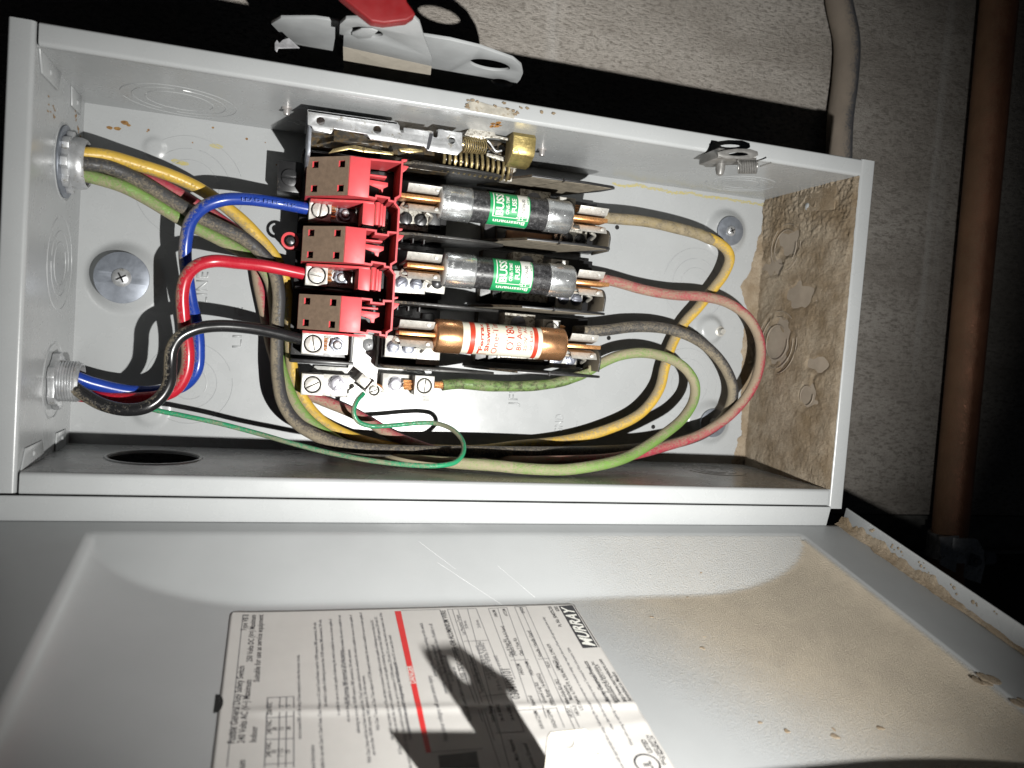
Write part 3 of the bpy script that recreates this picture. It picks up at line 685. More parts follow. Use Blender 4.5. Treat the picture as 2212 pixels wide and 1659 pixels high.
# its ragged skirt on the back panel
m = MB(); vs_ = []; fs_ = []; NI = 46
def skirt(y):
    e = [(0, 548 - 9), (30, 546), (60, 543), (80, 541), (105, 539), (140, 541), (160, 532), (175, 541), (200, 545), (212, 549), (240, 549)]
    for (a, b), (c_, d_) in zip(e, e[1:]):
        if a <= y <= c_: v = b + (d_ - b) * (y - a) / (c_ - a); break
    return v - 1 + 2.4 * mn.fractal(Vector((y * .12, 0, 2)), .8, 2, 5) - (12 * sst(118, 100, y) * 0)
for j in range(NY + 1):
    y = bw * j / NY; xs = skirt(y)
    for i in range(NI + 1):
        t = i / NI; x = xs + (L - 1 - xs) * t; h = .02 + (1.2 * min(1, t * 5) + 3.5 * t * t) * (.6 + .5 * abs(mn.fractal(Vector((x * .2, y * .2, 3)), .8, 2, 4))); vs_.append((x, y, h))
for j in range(NY):
    for i in range(NI):
        a = j * (NI + 1) + i; fs_.append((a, a + 1, a + NI + 2, a + NI + 1))
m.add(vs_, fs_); o = m.build('dust_skirt', M['mud'], ang=180, origin=(L, 120, 0)); tag(o, 'ragged edge of brown dust spilling from the end wall onto the back panel', kind='stuff')
# dust drift in the lid along its low side
m = MB(); vs_ = []; fs_ = []; NA, NB_ = 260, 22
for i in range(NA + 1):
    s_ = -2 + 262 * i / NA; env = 1 - .72 * sst(95, 125, s_) + .9 * sst(165, 210, s_); wv = max(.2, (4.2 + 3.0 * mn.fractal(Vector((s_ * .05, 4, 0)), .9, 2, 5)) * env); w2 = max(.4, (5.2 + 5 * mn.fractal(Vector((s_ * .06, 9, 0)), .9, 2, 5)) * env)
    for j in range(NB_ + 1):
        t = j / NB_
        if t < .5: k = t * 2; x = LX1 - .3 - wv * (1 - k); hh = .05 + (1.4 * k + .8 * abs(mn.noise(Vector((s_ * .5, k * 3, 0)))) * k); vs_.append(LF(x - .6 * k, s_, -hh - w2 * .25 * k * k))
        else: k = t * 2 - 1; vs_.append(LF(LX1 - .3 - 1.4 * (1 - k) - .9 * abs(mn.noise(Vector((s_ * .5, 3 + k * 3, 0)))) * (1 - k), s_, -(1.8 + w2 * (.25 + .75 * k))))
for i in range(NA):
    for j in range(NB_):
        a = i * (NB_ + 1) + j; fs_.append((a, a + 1, a + NB_ + 2, a + NB_ + 1))
m.add(vs_, fs_)
for k in range(26):
    s_ = random.choice([30, 55, 62, 78, 85, 110, 118, 126, 140, 190]) + random.uniform(-4, 4); c = LF(LX1 - .3, s_, -random.uniform(7, 13)); rr = random.uniform(.3, 1.5)
    m.lathe([(rr, 0), (rr * .8, .3), (.05, .4)], c, -X, 9)
for (u, v, rr) in ((2104, 1540, 6.5), (2175, 1590, 5), (1900, 1578, 2.2), (1805, 1593, 2.6), (1800, 1575, 1.2), (1700, 1578, 1.6), (1640, 1560, 1.1), (1408, 1333, 1.1), (1510, 1260, .9), (1519, 1400, 1.6), (1520, 1375, .8), (1485, 1290, .7)):
    x, s_ = lid_px(u, v); e = lid_e(x, s_)
    for k in range(5):
        a, b = random.gauss(0, rr * .35), random.gauss(0, rr * .35); r2 = rr * random.uniform(.4, .8); m.lathe([(r2, -.1), (r2 * .85, .14), (r2 * .3, .25), (.02, .27)], LF(x + a, s_ + b, lid_e(x + a, s_ + b)), NN, 9)
o = m.build('dust_drift', M['mud'], ang=180, origin=(L, -30, 120)); tag(o, 'brown dust drift and crumbs along the low side of the open lid', kind='stuff')

# ================================================================== fixings
def slot_screw(mb, c, r, h, ang, slot=.9, n=28):
    """slotted head: base disc and two half discs with the slot between them"""
    c = Vector(c); mb.lathe([(r, 0), (r, h * .45)], c, Z, n)
    ca, sa = math.cos(ang), math.sin(ang); a_ = Vector((ca, sa, 0)); b_ = Vector((-sa, ca, 0))
    for sg in (1, -1):
        pts = []; t0 = math.asin(slot / r)
        for i in range(n // 2 + 1):
            t = t0 + (math.pi - 2 * t0) * i / (n // 2); pts.append(((r - .25) * math.cos(t), sg * (r - .25) * math.sin(t)))
        mb.prism(pts, h * .55, c + Z * h * .45, a_, b_)
def washer_screw(name, x, y, z, r, label, dark=False):
    t = thing(name, (x, y, z), label, 'screw', 'round washers with screws that hold the box to the wall')
    q = MB(); q.prism(circ(x, y, r, 56), 1.6, (0, 0, z), holes=[circ(x, y, 3, 20)]); q.build('washer', M['wash'], t, bevel=.3)
    q = MB(); q.lathe([(r * .36, 1.6), (r * .36, 2.2), (r * .3, 3.4), (r * .18, 4.3), (.05, 4.6)], (x, y, z), Z, 28); q.build('screw_head', M['steel'], t)
    q = MB()
    for a in (.5, .5 + math.pi / 2): q.obox((x, y, z + 4.3), r * .2, .55, .35, Matrix.Rotation(a, 3, 'Z'))
    q.build('cross_slot', M['dscrew'], t)
    return t
washer_screw('washer_screw', 30.5, 119.5, 9.2, 18, 'large round grey washer and cross head screw beside the left end wall')
washer_screw('washer_screw', 511, 206, 7.2, 12.6, 'round grey washer and screw above the bend of the yellow wire at the right')
washer_screw('washer_screw', 510.5, 37, 7.2, 12.6, 'round washer in shadow behind the black and red wires at lower right')
q = MB(); p = un(1556, 716, 5); q.lathe([(4.6, 0), (3.2, .6), (2.6, 3.2), (2.4, 5)], p, Z, 20)
tag(q.build('stud', M['alu'], origin=p), 'small bare stud in a pressed dimple inside the loop of the red wire', 'stud')

# conduit fittings in the left wall
def locknut(t, c, ro, ri, th, m_, n=8):
    q = MB(); pts = []
    for i in range(n * 6):
        a = 2 * math.pi * i / (n * 6); k = 1 if (i % 6) in (0, 1, 2) else .88; pts.append((c[1] + ro * k * math.cos(a), c[2] + ro * k * math.sin(a)))
    q.prism(pts, th, (c[0] + .1, 0, 0), Y, Z, holes=[circ(c[1], c[2], ri, 40)]); q.build('locknut', m_, t, bevel=.5)
cA = (0, 188.9, 45.4)
t = thing('conduit_fitting', cA, 'wide steel locknut and bushing at upper left with the yellow and black wires passing through', 'conduit fitting')
q = MB(); q.lathe([(23, .1), (23, 1.4), (15.5, 1.6)], cA, X, 48, True, False); q.build('washer', M['wash'], t, bevel=.2)
locknut(t, (1.5, cA[1], cA[2]), 19.5, 14, 4, M['steel'])
q = MB(); q.lathe([(14.2, 1), (16.2, 6), (16.6, 9), (15.8, 12.5), (14.4, 13.8), (13.2, 13.2), (13.0, 1)], cA, X, 48, False, False); q.build('bushing', M['steel'], t)
cB = (0, 47.8, 49.5)
t = thing('conduit_fitting', cB, 'threaded steel nipple with locknut at lower left where the blue red and black wires enter', 'conduit fitting')
locknut(t, (.3, cB[1], cB[2]), 19, 12.6, 4.2, M['steel'], 6)
q = MB(); pr = [(13.2, 3)]
for k in range(7): pr += [(13.4, 4.4 + k * 1.6), (12.7, 5.2 + k * 1.6)]
pr += [(12.4, 16.6), (11.2, 16.8), (11.0, -4)]
q.lathe(pr, cB, X, 44, False, False); q.build('nipple', M['steel'], t, ang=20)

# ================================================================== SWITCH BASES (black plastic)
POLE = (198.2, 152.0, 105.0)     # y of the hoods
FY = (190.5, 143.3, 95.5)        # y of the fuses
LUGY = (178.3, 132.3, 83.3)
base_line = thing('terminal_block', (200, 140, 0), 'black moulded switch base under the red arc covers carrying the wire terminals', 'switch base')
q = MB(); q.box(147, 254, 93, 222, .5, 22); q.box(147, 190, 68, 93, .5, 22); q.box(211, 256, 68, 93, .5, 22); q.build('base_block', M['black'], base_line, bevel=.8)
q = MB()
for yy in (219.5, 171.5, 122.5, 70.5): q.box(147.5, 192, yy - 1, yy + 1, 21, 36)
q.box(189, 191, 72, 218, 21, 34); q.build('pole_walls', M['black'], base_line, bevel=.4)
for yy in (190, 143, 96):
    q = MB(); q.box(213, 255, yy - 20, yy + 19, 20.5, 30); q.box(240, 250, yy - 16, yy + 16, 29, 33); q.build('clip_block', M['black'], base_line, bevel=.8)
q = MB(); q.box(131, 148, 190, 212, 1, 28); q.build('end_block', M['black'], base_line, bevel=.8)
q = MB(); slot_screw(q, (139.5, 200, 28), 6, 2.2, 0, .7); q.build('screw', M['dscrew'], base_line, bevel=.15)
# line side barrier fins
finL = [(213, 4), (212, 50), (216, 57), (224, 62), (238, 64), (262, 64), (283, 60), (294, 54), (294, 49), (284, 30), (270, 14), (256, 4)]
for yy in (215.5, 166, 117.2, 70.6):
    q = MB(); q.prism(finL, -1.9, (0, yy - 1, 0), X, Z); q.build('barrier_fin', M['fin'], base_line, bevel=.35)
q = MB()
wb = mat('worn_black_plastic', (.07, .07, .07), .35, var=.2)
for yy in (163, 114):
    for k in range(3): q = MB(); q.box(219 + k * 8, 219.8 + k * 8, yy - 2, yy + 1, 40, 50); q.build('rib', wb, base_line)
    q = MB(); q.tube([(212, yy - 7, 52), (243, yy - 8, 50)], .9, 8); q.build('rod', M['dscrew'], base_line)
# galvanised ground plate
gp = thing('ground_plate', (215, 55, 0), 'bright galvanised ground plate carrying a row of lugs under the lowest pole', 'ground plate')
q = MB(); q.prism([(166, 44), (172, 43), (256, 43), (256, 62), (249, 67), (230, 74), (212, 82), (212, 94), (191, 94), (191, 66), (166, 66), (163, 62), (166, 60)], 2, (0, 0, 3), holes=[circ(206.5, 77, 2.6, 20), circ(178, 44.5, 1, 10), circ(241, 64, 1, 10)]); q.build('plate', M['galv'], gp, bevel=.3)
q = MB(); q.lathe([(5, 0), (4.7, 1.2), (3, 2.6), (.1, 3.1)], (205.5, 84.5, 5), Z, 24); q.build('pan_screw', M['steel'], gp)
q = MB(); [q.obox((205.5, 84.5, 7.8), 2.2, .45, .35, Matrix.Rotation(a, 3, 'Z')) for a in (.5, 2.07)]; q.build('cross_slot', M['dscrew'], gp)
q = MB(); q.lathe([(3.2, 0), (3.2, 1.6), (1.4, 1.7), (1.4, .2)], (206.5, 77, 5), Z, 24); q.build('rivet', M['steel'], gp)
def lug(parent, x, y, z0, z1, sz, ang, rs=5.4, m_='alu', rot=0):
    q = MB(); o = Vector((x, y, 0)); a = Vector((math.cos(rot), math.sin(rot), 0)); b = Vector((-math.sin(rot), math.cos(rot), 0)); hs = sz / 2
    q.prism([(-hs, -hs), (hs, -hs), (hs, hs), (-hs, hs)], z1 - z0, o + Z * z0, a, b, holes=[circ(0, 0, rs + .85, 32)])
    lg = q.build('lug', M[m_], parent, bevel=.35)
    q = MB(); slot_screw(q, (x, y, z1 - 4.2), rs, 4.4, ang + rot, .75); q.build('clamp_screw', M['alu'], lg, bevel=.15)
    return lg
def hexnut(parent, x, y, z, r=5.6, bolt=2.9):
    q = MB(); q.prism(circ(x, y, r, 6, .3), 4.2, (0, 0, z), holes=[circ(x, y, bolt + .1, 24)]); nt = q.build('hex_nut', M['screw'], parent, bevel=.5)
    q = MB(); q.lathe([(r + 1.4, -.9), (r + 1.4, 0)], (x, y, z), Z, 32); q.build('washer', M['steel'], nt)
    q = MB(); q.lathe([(bolt, -1), (bolt, 6.4), (bolt - .6, 7.2), (1.4, 7.4), (1.2, 6.9), (.05, 6.8)], (x, y, z), Z, 28); q.build('bolt', M['steel'], nt, ang=25)
def hexscrew(parent, x, y, z, r, ang, m_):
    q = MB(); q.lathe([(r + .5, 0), (r + .5, .6)], (x, y, z), Z, 28); q.prism(circ(x, y, r, 6, ang + .2), 2.2, (0, 0, z + .6)); slot_screw(q, (x, y, z + 2.8), r * .78, 1.4, ang, .6); return q.build('hex_screw', M[m_], parent, bevel=.2)
# line lugs (one per pole)
for i, yy in enumerate(LUGY):
    tt = thing('wire_terminal', (162, yy, 22), ['aluminium terminal clamping the end of the blue wire', 'aluminium terminal clamping the end of the red wire', 'aluminium terminal clamping the end of the black wire'][i], 'terminal', 'terminals at the left ends of the three poles')
    q = MB(); q.box(164, 190, yy - 7, yy + 8.5, 22.2, 28.5); q.prism([(168, yy + 6), (187, yy + 6), (187, yy + 9.8), (168, yy + 9.8)], 2, (0, 0, 33)); q.build('bus_strip', M['alu'], tt, bevel=.3)
    lug(tt, 161.3 + i * .3, yy - .2, 22.2, 42, 15.4, [1.45, 3.0, 1.75][i], 5.5)
    hexnut(tt, 179.6, yy, 29.5)
    q = MB(); [q.tube([(168.6, yy - 4 + k * 1.1, 33 + 2 * math.sin(k * 2.1)), (172.2 + (k % 3) * .4, yy - 4.4 + k * 1.2, 33.4 + 2 * math.sin(k * 2.1))], .5, 6) for k in range(8)]; q.build('strands', M['copper'], tt)
# ground lugs
gl = thing('ground_lug', (163, 53, 0), 'square lug with a tilted slot at the left end of the ground plate', 'lug', 'lugs on the ground plate')
q = MB(); q.box(157, 192, 46.5, 60.5, 5.2, 12); q.box(166, 190, 44.6, 60.8, 12, 20); q.build('lug_body', M['alu'], gl, bevel=.3)
lug(gl, 163.6, 53.4, 12, 35, 15.6, .5, 5.3)
hexscrew(gl, 181.6, 54.4, 20.2, 5.6, 1.05, 'lscrew')
gl = thing('ground_lug', (245, 57, 0), 'square lug at the right end of the ground plate holding the green ground wire', 'lug', 'lugs on the ground plate')
q = MB(); q.box(216, 240, 49, 64, 5.2, 20); q.build('lug_body', M['alu'], gl, bevel=.3)
lug(gl, 245.6, 57.2, 5.2, 35, 15, 1.5, 5)
hexscrew(gl, 225.6, 56.4, 20.2, 5.2, .0, 'lscrew')
q = MB(); [q.tube([(231, 53.5 + k * .9, 27 + math.sin(k * 1.7)), (238.5, 53 + k, 27 + math.sin(k * 1.7) * 1.5)], .5, 6) for k in range(8)]; q.build('strands', M['copper'], gl)
gl = thing('ground_lug', (208, 52, 0), 'small turned lug in the middle of the ground plate holding the thin green wire', 'lug', 'lugs on the ground plate')
q = MB(); q.obox((203.4, 56.2, 17), 7.2, 4, 12, Matrix.Rotation(-.62, 3, 'Z')); q.build('lug_body', M['alu'], gl, bevel=.3)
lug(gl, 208.4, 51.6, 5.2, 33, 9.8, 1.0, 3.1, rot=-.62)
q = MB(); [q.tube([(211.5 + k * .25, 56 - k * .3, 24), (214.6 + k * .3, 54.8 - k * .5, 25)], .35, 6) for k in range(7)]; q.build('strands', M['copper'], gl)

# ================================================================== RED ARC COVERS
ac = thing('arc_cover', (182, 152, 40), 'red plastic arc cover of three hoods with brown dusty sloping tops', 'arc cover')
for i, yc in enumerate(POLE):
    y0, y1 = yc - 13.2 + (1.3 if i else 0), yc + 13.2 - (.9 if i else 0) ; wdt = y1 - y0
    sl = Vector((27, 0, 23)); sl_l = sl.length; sd = sl.normalized()
    holes = []
    for fu in (.20, .82):
        for fv in (.18, .80):
            a, b = fu * sl_l, fv * wdt; holes.append([(a - 2.7, b - 2.3), (a + 2.7, b - 2.3), (a + 2.7, b + 2.3), (a - 2.7, b + 2.3)])
    q = MB(); q.prism([(0, 0), (sl_l, 0), (sl_l, wdt), (0, wdt)], -1.6, (150.4, y0, 51.6), sd, Y, holes=holes); hd = q.build('hood', M['red'], ac)
    q = MB(); hs2 = [[(p[0], p[1]) for p in h] for h in [[(a - .25 if a < c_[0][0] + 1 else a + .25, b) for a, b in c_] for c_ in holes]]
    q.prism([(.05, .05), (sl_l - .4, .05), (sl_l - .4, wdt - .05), (.05, wdt - .05)], .25, Vector((150.4, y0, 51.6)) + sd.cross(Y) * .02, sd, Y, holes=holes); q.build('dust_film', M['redtop'], hd)
    prof = [(150.4, 30), (150.4, 50.4), (177.4, 73.4), (191.2, 73.4), (191.2, 30)]
    for yq in (y0 + 1.5, y1): q = MB(); q.prism(prof, 1.5, (0, yq, 0), X, Z); q.build('side_cheek', M['red'], hd)
    q = MB(); q.box(150.4, 151.9, y0 + 1.5, y1 - 1.5, 30, 50.3); q.build('end_cheek', M['red'], hd)
    q = MB(); q.box(188, 191.2, y0 + 1.5, y1 - 1.5, 42, 73.3); q.build('end_cheek', M['red'], hd)
    q = MB(); q.box(177.4, 191.2, y0, y1, 73.3, 75); q.build('flat_top', M['red'], hd, bevel=.25)
    # inside: pale contact posts seen through the square windows
    q = MB()
    for fu in (.20, .82):
        for fv in (.18, .80): q.box(150.4 + fu * 27 - .6, 150.4 + fu * 27 + .9, y0 + fv * wdt - 1.4, y0 + fv * wdt + .6, 36, 44 + fu * 18)
    q.build('contact', M['alud'], hd)
    # open chamber behind the hood: thin walls around a deep cavity
    def wl(pts, z0=44, z1=75, th=1.3):
        q = MB()
        for a, b in zip(pts, pts[1:]):
            a, b = Vector(a + (0,)), Vector(b + (0,)); d = (b - a).normalized(); nn = Vector((-d.y, d.x, 0)) * th / 2; a -= d * th * .45; b += d * th * .45
            q.prism([((a - nn).x, (a - nn).y), ((b - nn).x, (b - nn).y), ((b + nn).x, (b + nn).y), ((a + nn).x, (a + nn).y)], z1 - z0, (0, 0, z0 + random.uniform(0, .04)))
        return q
    if i == 0: q = wl([(191.4, y1 - .6), (212, y1 + .2)])
    else: q = wl([(191.4, y1 - .6), (197.5, y1 - .8), (197.5, y1 - 2.8), (206, y1 - 3), (206, y1 - .8), (212, y1 - .6)])
    q.build('chamber_wall', M['red'], hd)
    q = wl([(191.4, y0 + .6), (196, y0 + .2), (196.4, y0 + 2), (205, y0 + 1.6), (205.2, y0 - .2), (208, y0 - .4)]); q.build('chamber_wall', M['red'], hd)
    nxt = POLE[i + 1] + 12.3 if i < 2 else None
    pts = [(212.4, y1 + 1.6), (212.4, y0 + 4), (209.4, y0 + 1.8), (209.2, y0 - 1.6)]
    if nxt is not None: pts += [(212.2, y0 - 5), (212.4, nxt)]
    q = wl(pts, 40, 75.3); q.build('end_wall', M['red'], ac)
    q = MB(); q.prism([(212.6, y1 + 2.6), (215.6, y1 + 2.8), (215.6, y1 + 1.6), (212.6, y1 + .6)], 6, (0, 0, 69)); q.prism([(212.8, y1 - 1.6), (217, y1 - 1.9), (215.4, y1 - 4.5), (212.8, y1 - 6.8)], 1.5, (0, 0, 73.6)); q.build('hook', M['red'], ac, bevel=.2)
    q = MB(); q.prism([(191.3, y0 + 16), (206, y0 + 15.4), (206, y0 + 12.8), (203, y0 + 11), (202.6, y0 + 8), (200.4, y0 + 8), (199.6, y0 + 10.6), (191.3, y0 + 12.8)], 1.4, (0, 0, 54)); q.box(191.3, 204, y0 + 17.4, y0 + 18.6, 40, 62); q.build('chamber_tab', M['red'], hd, bevel=.2)
    q = MB(); ring_tube(q, (194, y0 + 13.8, 55.5), 1.3, X, Y, .2); q.build('moulding_mark', M['red'], hd)
    q = MB(); q.box(191.4, 211.6, y0 + 1, y1 - 1, 40, 41); q.build('chamber_floor', M['black'], hd)
    # rail and flap under the hood
    q = MB(); q.prism([(154, 30), (154, 50), (188, 68), (196, 68), (196, 30)], 1.6, (0, y0 - 1.1, 0), X, Z); q.build('rail', M['red'], hd, bevel=.2)
    if i < 2:
        yl = y0 - 17.5
        q = MB(); q.prism([(188.5, y0 - 2.6), (196.6, y0 - 2.6), (196.6, yl), (189.2, yl + .4), (188.5, yl + 1.2)], 1.5, (0, 0, 66.4)); q.box(188.5, 189.8, yl + 1.2, y0 - 2.6, 40, 66.2); q.build('flap', M['red'], hd, bevel=.3)
        q = MB(); q.tube([(198.6, y0 - 1, 66), (198.6, yl + 1, 66)], 2.1, 20); q.box(200.6, 202.2, yl + 1, y0 - 2, 46, 67.5); q.box(202.3, 204.2, yl + .5, y0 - 3, 66, 67.6); q.build('flap_rib', M['red'], hd, bevel=.1)
q = MB(); ring_tube(q, (142, 155, 34), 5.2, X, Y, 1.1); q.build('eyelet', M['red'], ac)
q = MB(); q.box(141, 151, 149, 161, 24, 33); q.build('eyelet_arm', M['black'], ac, bevel=1)
q = MB(); q.lathe([(3.0, 0), (2.6, 2.4), (.1, 3)], (142.6, 155, 33), Z, 20); q.build('eyelet_screw', M['dscrew'], ac)

# ================================================================== LOAD SIDE BASES
lb_ = thing('fuse_block', (336, 145, 0), 'black load side base with dusty barrier fins under the right ends of the fuses', 'switch base')
finR = [(282, 4), (286, 30), (309, 64), (352, 66), (374, 63.5), (377, 60), (372, 44), (352, 12), (350, 4)]
for k, yy in enumerate((217.5, 171.5, 121.6, 73.2)):
    q = MB(); q.prism(finR, -1.8, (0, yy - .9, 0), X, Z); fn = q.build('barrier_fin', M['black'], lb_, bevel=.35)
    q = MB(); q.prism([(285, 14), (287, 31), (309, 62.6), (333, 63.6), (312, 14)], .25, (0, yy - .95, 0), X, Z); q.prism([(313.5, 14), (334.5, 63.6), (352, 64.8), (373, 62.2), (354, 20), (350, 14)], .25, (0, yy - .95, 0), X, Z)
    if k < 3: q.build('dust_film', M['finface'], fn)
    q = MB(); q.box(333, 334.2, yy - 1.6, yy + 1, 62, 66.6); q.build('fin_rib', M['black'], fn)
for i, yy in enumerate(FY):
    yb = yy - 19
    q = MB(); q.box(289, 383, yb + 1.2, yy + 23, .6, 12); q.build('tray', M['black'], lb_, bevel=.6)
    q = MB(); q.box(343, 372, yb + 4, yb + 17, 12, 24); q.box(298, 343, yb + 3, yb + 12, 12, 18); q.build('clip_block', M['black'], lb_, bevel=.5)
    q = MB(); q.box(305, 345, yb + 4, yb + 11, 18.1, 21); q.build('bus_bar', M['alud'] if i else mat('browned_copper_bar', (.30, .16, .09), .45, metal=.6, var=.3), lb_, bevel=.3)
    q = MB(); pts = [(yb, 10), (yb, 44)] + [(yb + 13 + 9 * math.cos(R(90 - a)) - 4, 34 + 12 * math.sin(R(90 - a))) for a in range(0, 91, 15)] + [(yb + 18, 10)]
    q.prism(pts, 1.6, (381.5, 0, 0), Y, Z); q.build('end_plate', M['fin'], lb_, bevel=.3)
# upper lugs of the load side seen above fuses two and three
for i, yy in enumerate((164.5, 117.2)):
    pass
lt_ = []
for i, (yy, xx) in enumerate(((209, 340), (160, 338), (112.5, 335))):
    tt = thing('load_terminal', (xx + 8, yy, 12), ['load lug half hidden behind the right cap of the top fuse', 'load lug showing above the right cap of the middle fuse', 'load lug with bare copper strands above the copper capped fuse'][i], 'terminal', 'load terminals behind the fuses')
    q = MB(); q.box(xx - 29, xx - 4, yy - 10, yy + 5, 12.2, 30); q.build('lug_body', M['alud'], tt, bevel=.4)
    q = MB(); slot_screw(q, (xx - 18, yy - 3, 30), 6, 3, .2, .7); q.build('clamp_screw', M['screw'], tt, bevel=.2)
    lg = lug(tt, xx + 9, yy - 5, 12.2, 33, 14.5, .2, 5)
    q = MB(); [q.tube([(xx + 15, yy - 7 + k * .7, 26 + math.sin(k * 2) * 2.4), (xx + 22, yy - 7.5 + k * .75, 26 + math.sin(k * 2) * 2.4)], .55, 6) for k in range(9)]; q.build('strands', M['copper'], tt)

# fuse clips
def clip(x0, x1, yy, zb, label, m_s, flip, group):
    t = thing('fuse_clip', ((x0 + x1) / 2, yy, zb), label, 'fuse clip', group)
    prof = lambda s: [(yy + s * 2.2, zb - 6), (yy + s * 2.4, 56), (yy + s * 4.6, 66), (yy + s * 9.2, 69.5), (yy + s * 9.5, 68.3), (yy + s * 5.6, 64.6), (yy + s * 3.8, 55), (yy + s * 3.6, zb - 6)]
    for s in (1, -1):
        q = MB(); q.prism(prof(s), (x1 - x0) if s > 0 else (x1 - x0) - 1.5, (x0 + (0 if s > 0 else 1.2), 0, 0), Y, Z); jw = q.build('jaw', M['alu'], t, bevel=.3)
        q = MB(); q.lathe([(1.7, 0), (1.4, .5), (.1, .7)], (x1 - 4, yy + s * 7.0, 67.9), Z, 14); q.build('dimple', M['alu'], jw)
    q = MB(); q.tube(spline([(x0 - 1, yy - 3, 58), (x0 - 2.6, yy - 6.5, 60), (x0 + 1, yy - 7.6, 61.5), (x0 + 6, yy - 5, 62)], 5), 1, 8); q.tube(spline([(x1 - 10, yy - 8.4, 60), (x1 - 5.6, yy - 10, 58), (x1 - 5.4, yy - 12.6, 50)], 5), 1.2, 8); q.build('spring_clip', M['alud'], t)
    px0, px1 = flip
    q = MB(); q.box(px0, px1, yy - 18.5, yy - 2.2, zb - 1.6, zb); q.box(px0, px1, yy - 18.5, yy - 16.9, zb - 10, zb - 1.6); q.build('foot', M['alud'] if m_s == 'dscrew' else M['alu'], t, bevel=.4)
    for k, xs in enumerate((px0 + 6.0, px0 + 17.0)):
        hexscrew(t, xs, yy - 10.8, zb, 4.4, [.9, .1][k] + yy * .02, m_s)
    return t
gA = 'fuse clips on the line side'; gB = 'fuse clips on the load side'
clip(218.5, 243.5, FY[0], 36, 'left clip of the top fuse with dark screws', 'dscrew', (217, 240), gA)
clip(221, 246, FY[1], 36, 'left clip of the middle fuse with two slotted grey screws', 'screw', (217, 241), gA)
clip(219, 244, FY[2], 36, 'left clip of the copper capped fuse in the brightest light', 'screw', (214, 238), gA)
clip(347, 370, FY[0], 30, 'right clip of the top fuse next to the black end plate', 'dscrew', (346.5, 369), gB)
clip(350, 371, FY[1], 30, 'right clip of the middle fuse in front of the dark red wire', 'screw', (347, 369.5), gB)
clip(348, 370, FY[2], 30, 'right clip of the copper capped fuse', 'screw', (346, 368.5), gB)
for i, yy in enumerate(FY[1:]):     # mounting screws in the clip feet
    p = MB(); 
q = MB(); q.prism([(239, 128), (256, 127), (257, 139), (240, 141)], 1.4, (0, 0, 33)); q.build('foot_plate', M['alu'], base_line, bevel=.3)
q = MB(); q.lathe([(4.6, 0), (4.2, 1.4), (2, 2.4), (.1, 2.6)], (250, 135, 34.5), Z, 20); q.build('screw', M['dscrew'], base_line)
q = MB(); q.prism([(238, 73), (256, 73), (256, 92), (238, 88)], 1.4, (0, 0, 33)); q.build('foot_plate', M['alu'], base_line, bevel=.3)

# ================================================================== FUSES
ZF, RB = 62, 11.6
def cyl(x, yc, phi, r): return Vector((x, yc + r * math.sin(phi), ZF + r * math.cos(phi)))
def cpatch(mb, x0, x1, a0, a1, yc, r, n=24):
    v = []
    for i in range(n + 1):
        a = R(a0 + (a1 - a0) * i / n); v += [cyl(x0, yc, a, r), cyl(x1, yc, a, r)]
    mb.add(v, [(2 * i, 2 * i + 1, 2 * i + 3, 2 * i + 2) for i in range(n)])
def ctext(mb, s, x, a0, a1, yc, r, h, bold=0):
    """reads up the tube (+y), letters' tops towards -x; a0..a1 in degrees"""
    vv, ff, w_ = txt(s, bold); mb.add([cyl(x - b * h / .72, yc, R(a0 + (a1 - a0) * a / w_), r) for a, b in vv], ff)
def ctext_ax(mb, s, x0, x1, a, yc, r, h, bold=0):
    """upside down along the axis: from x0 (start) to x1, tops towards -y"""
    vv, ff, w_ = txt(s, bold); mb.add([cyl(x0 + (x1 - x0) * p / w_, yc, R(a) - (b * h / .72) / r, r) for p, b in vv], ff)
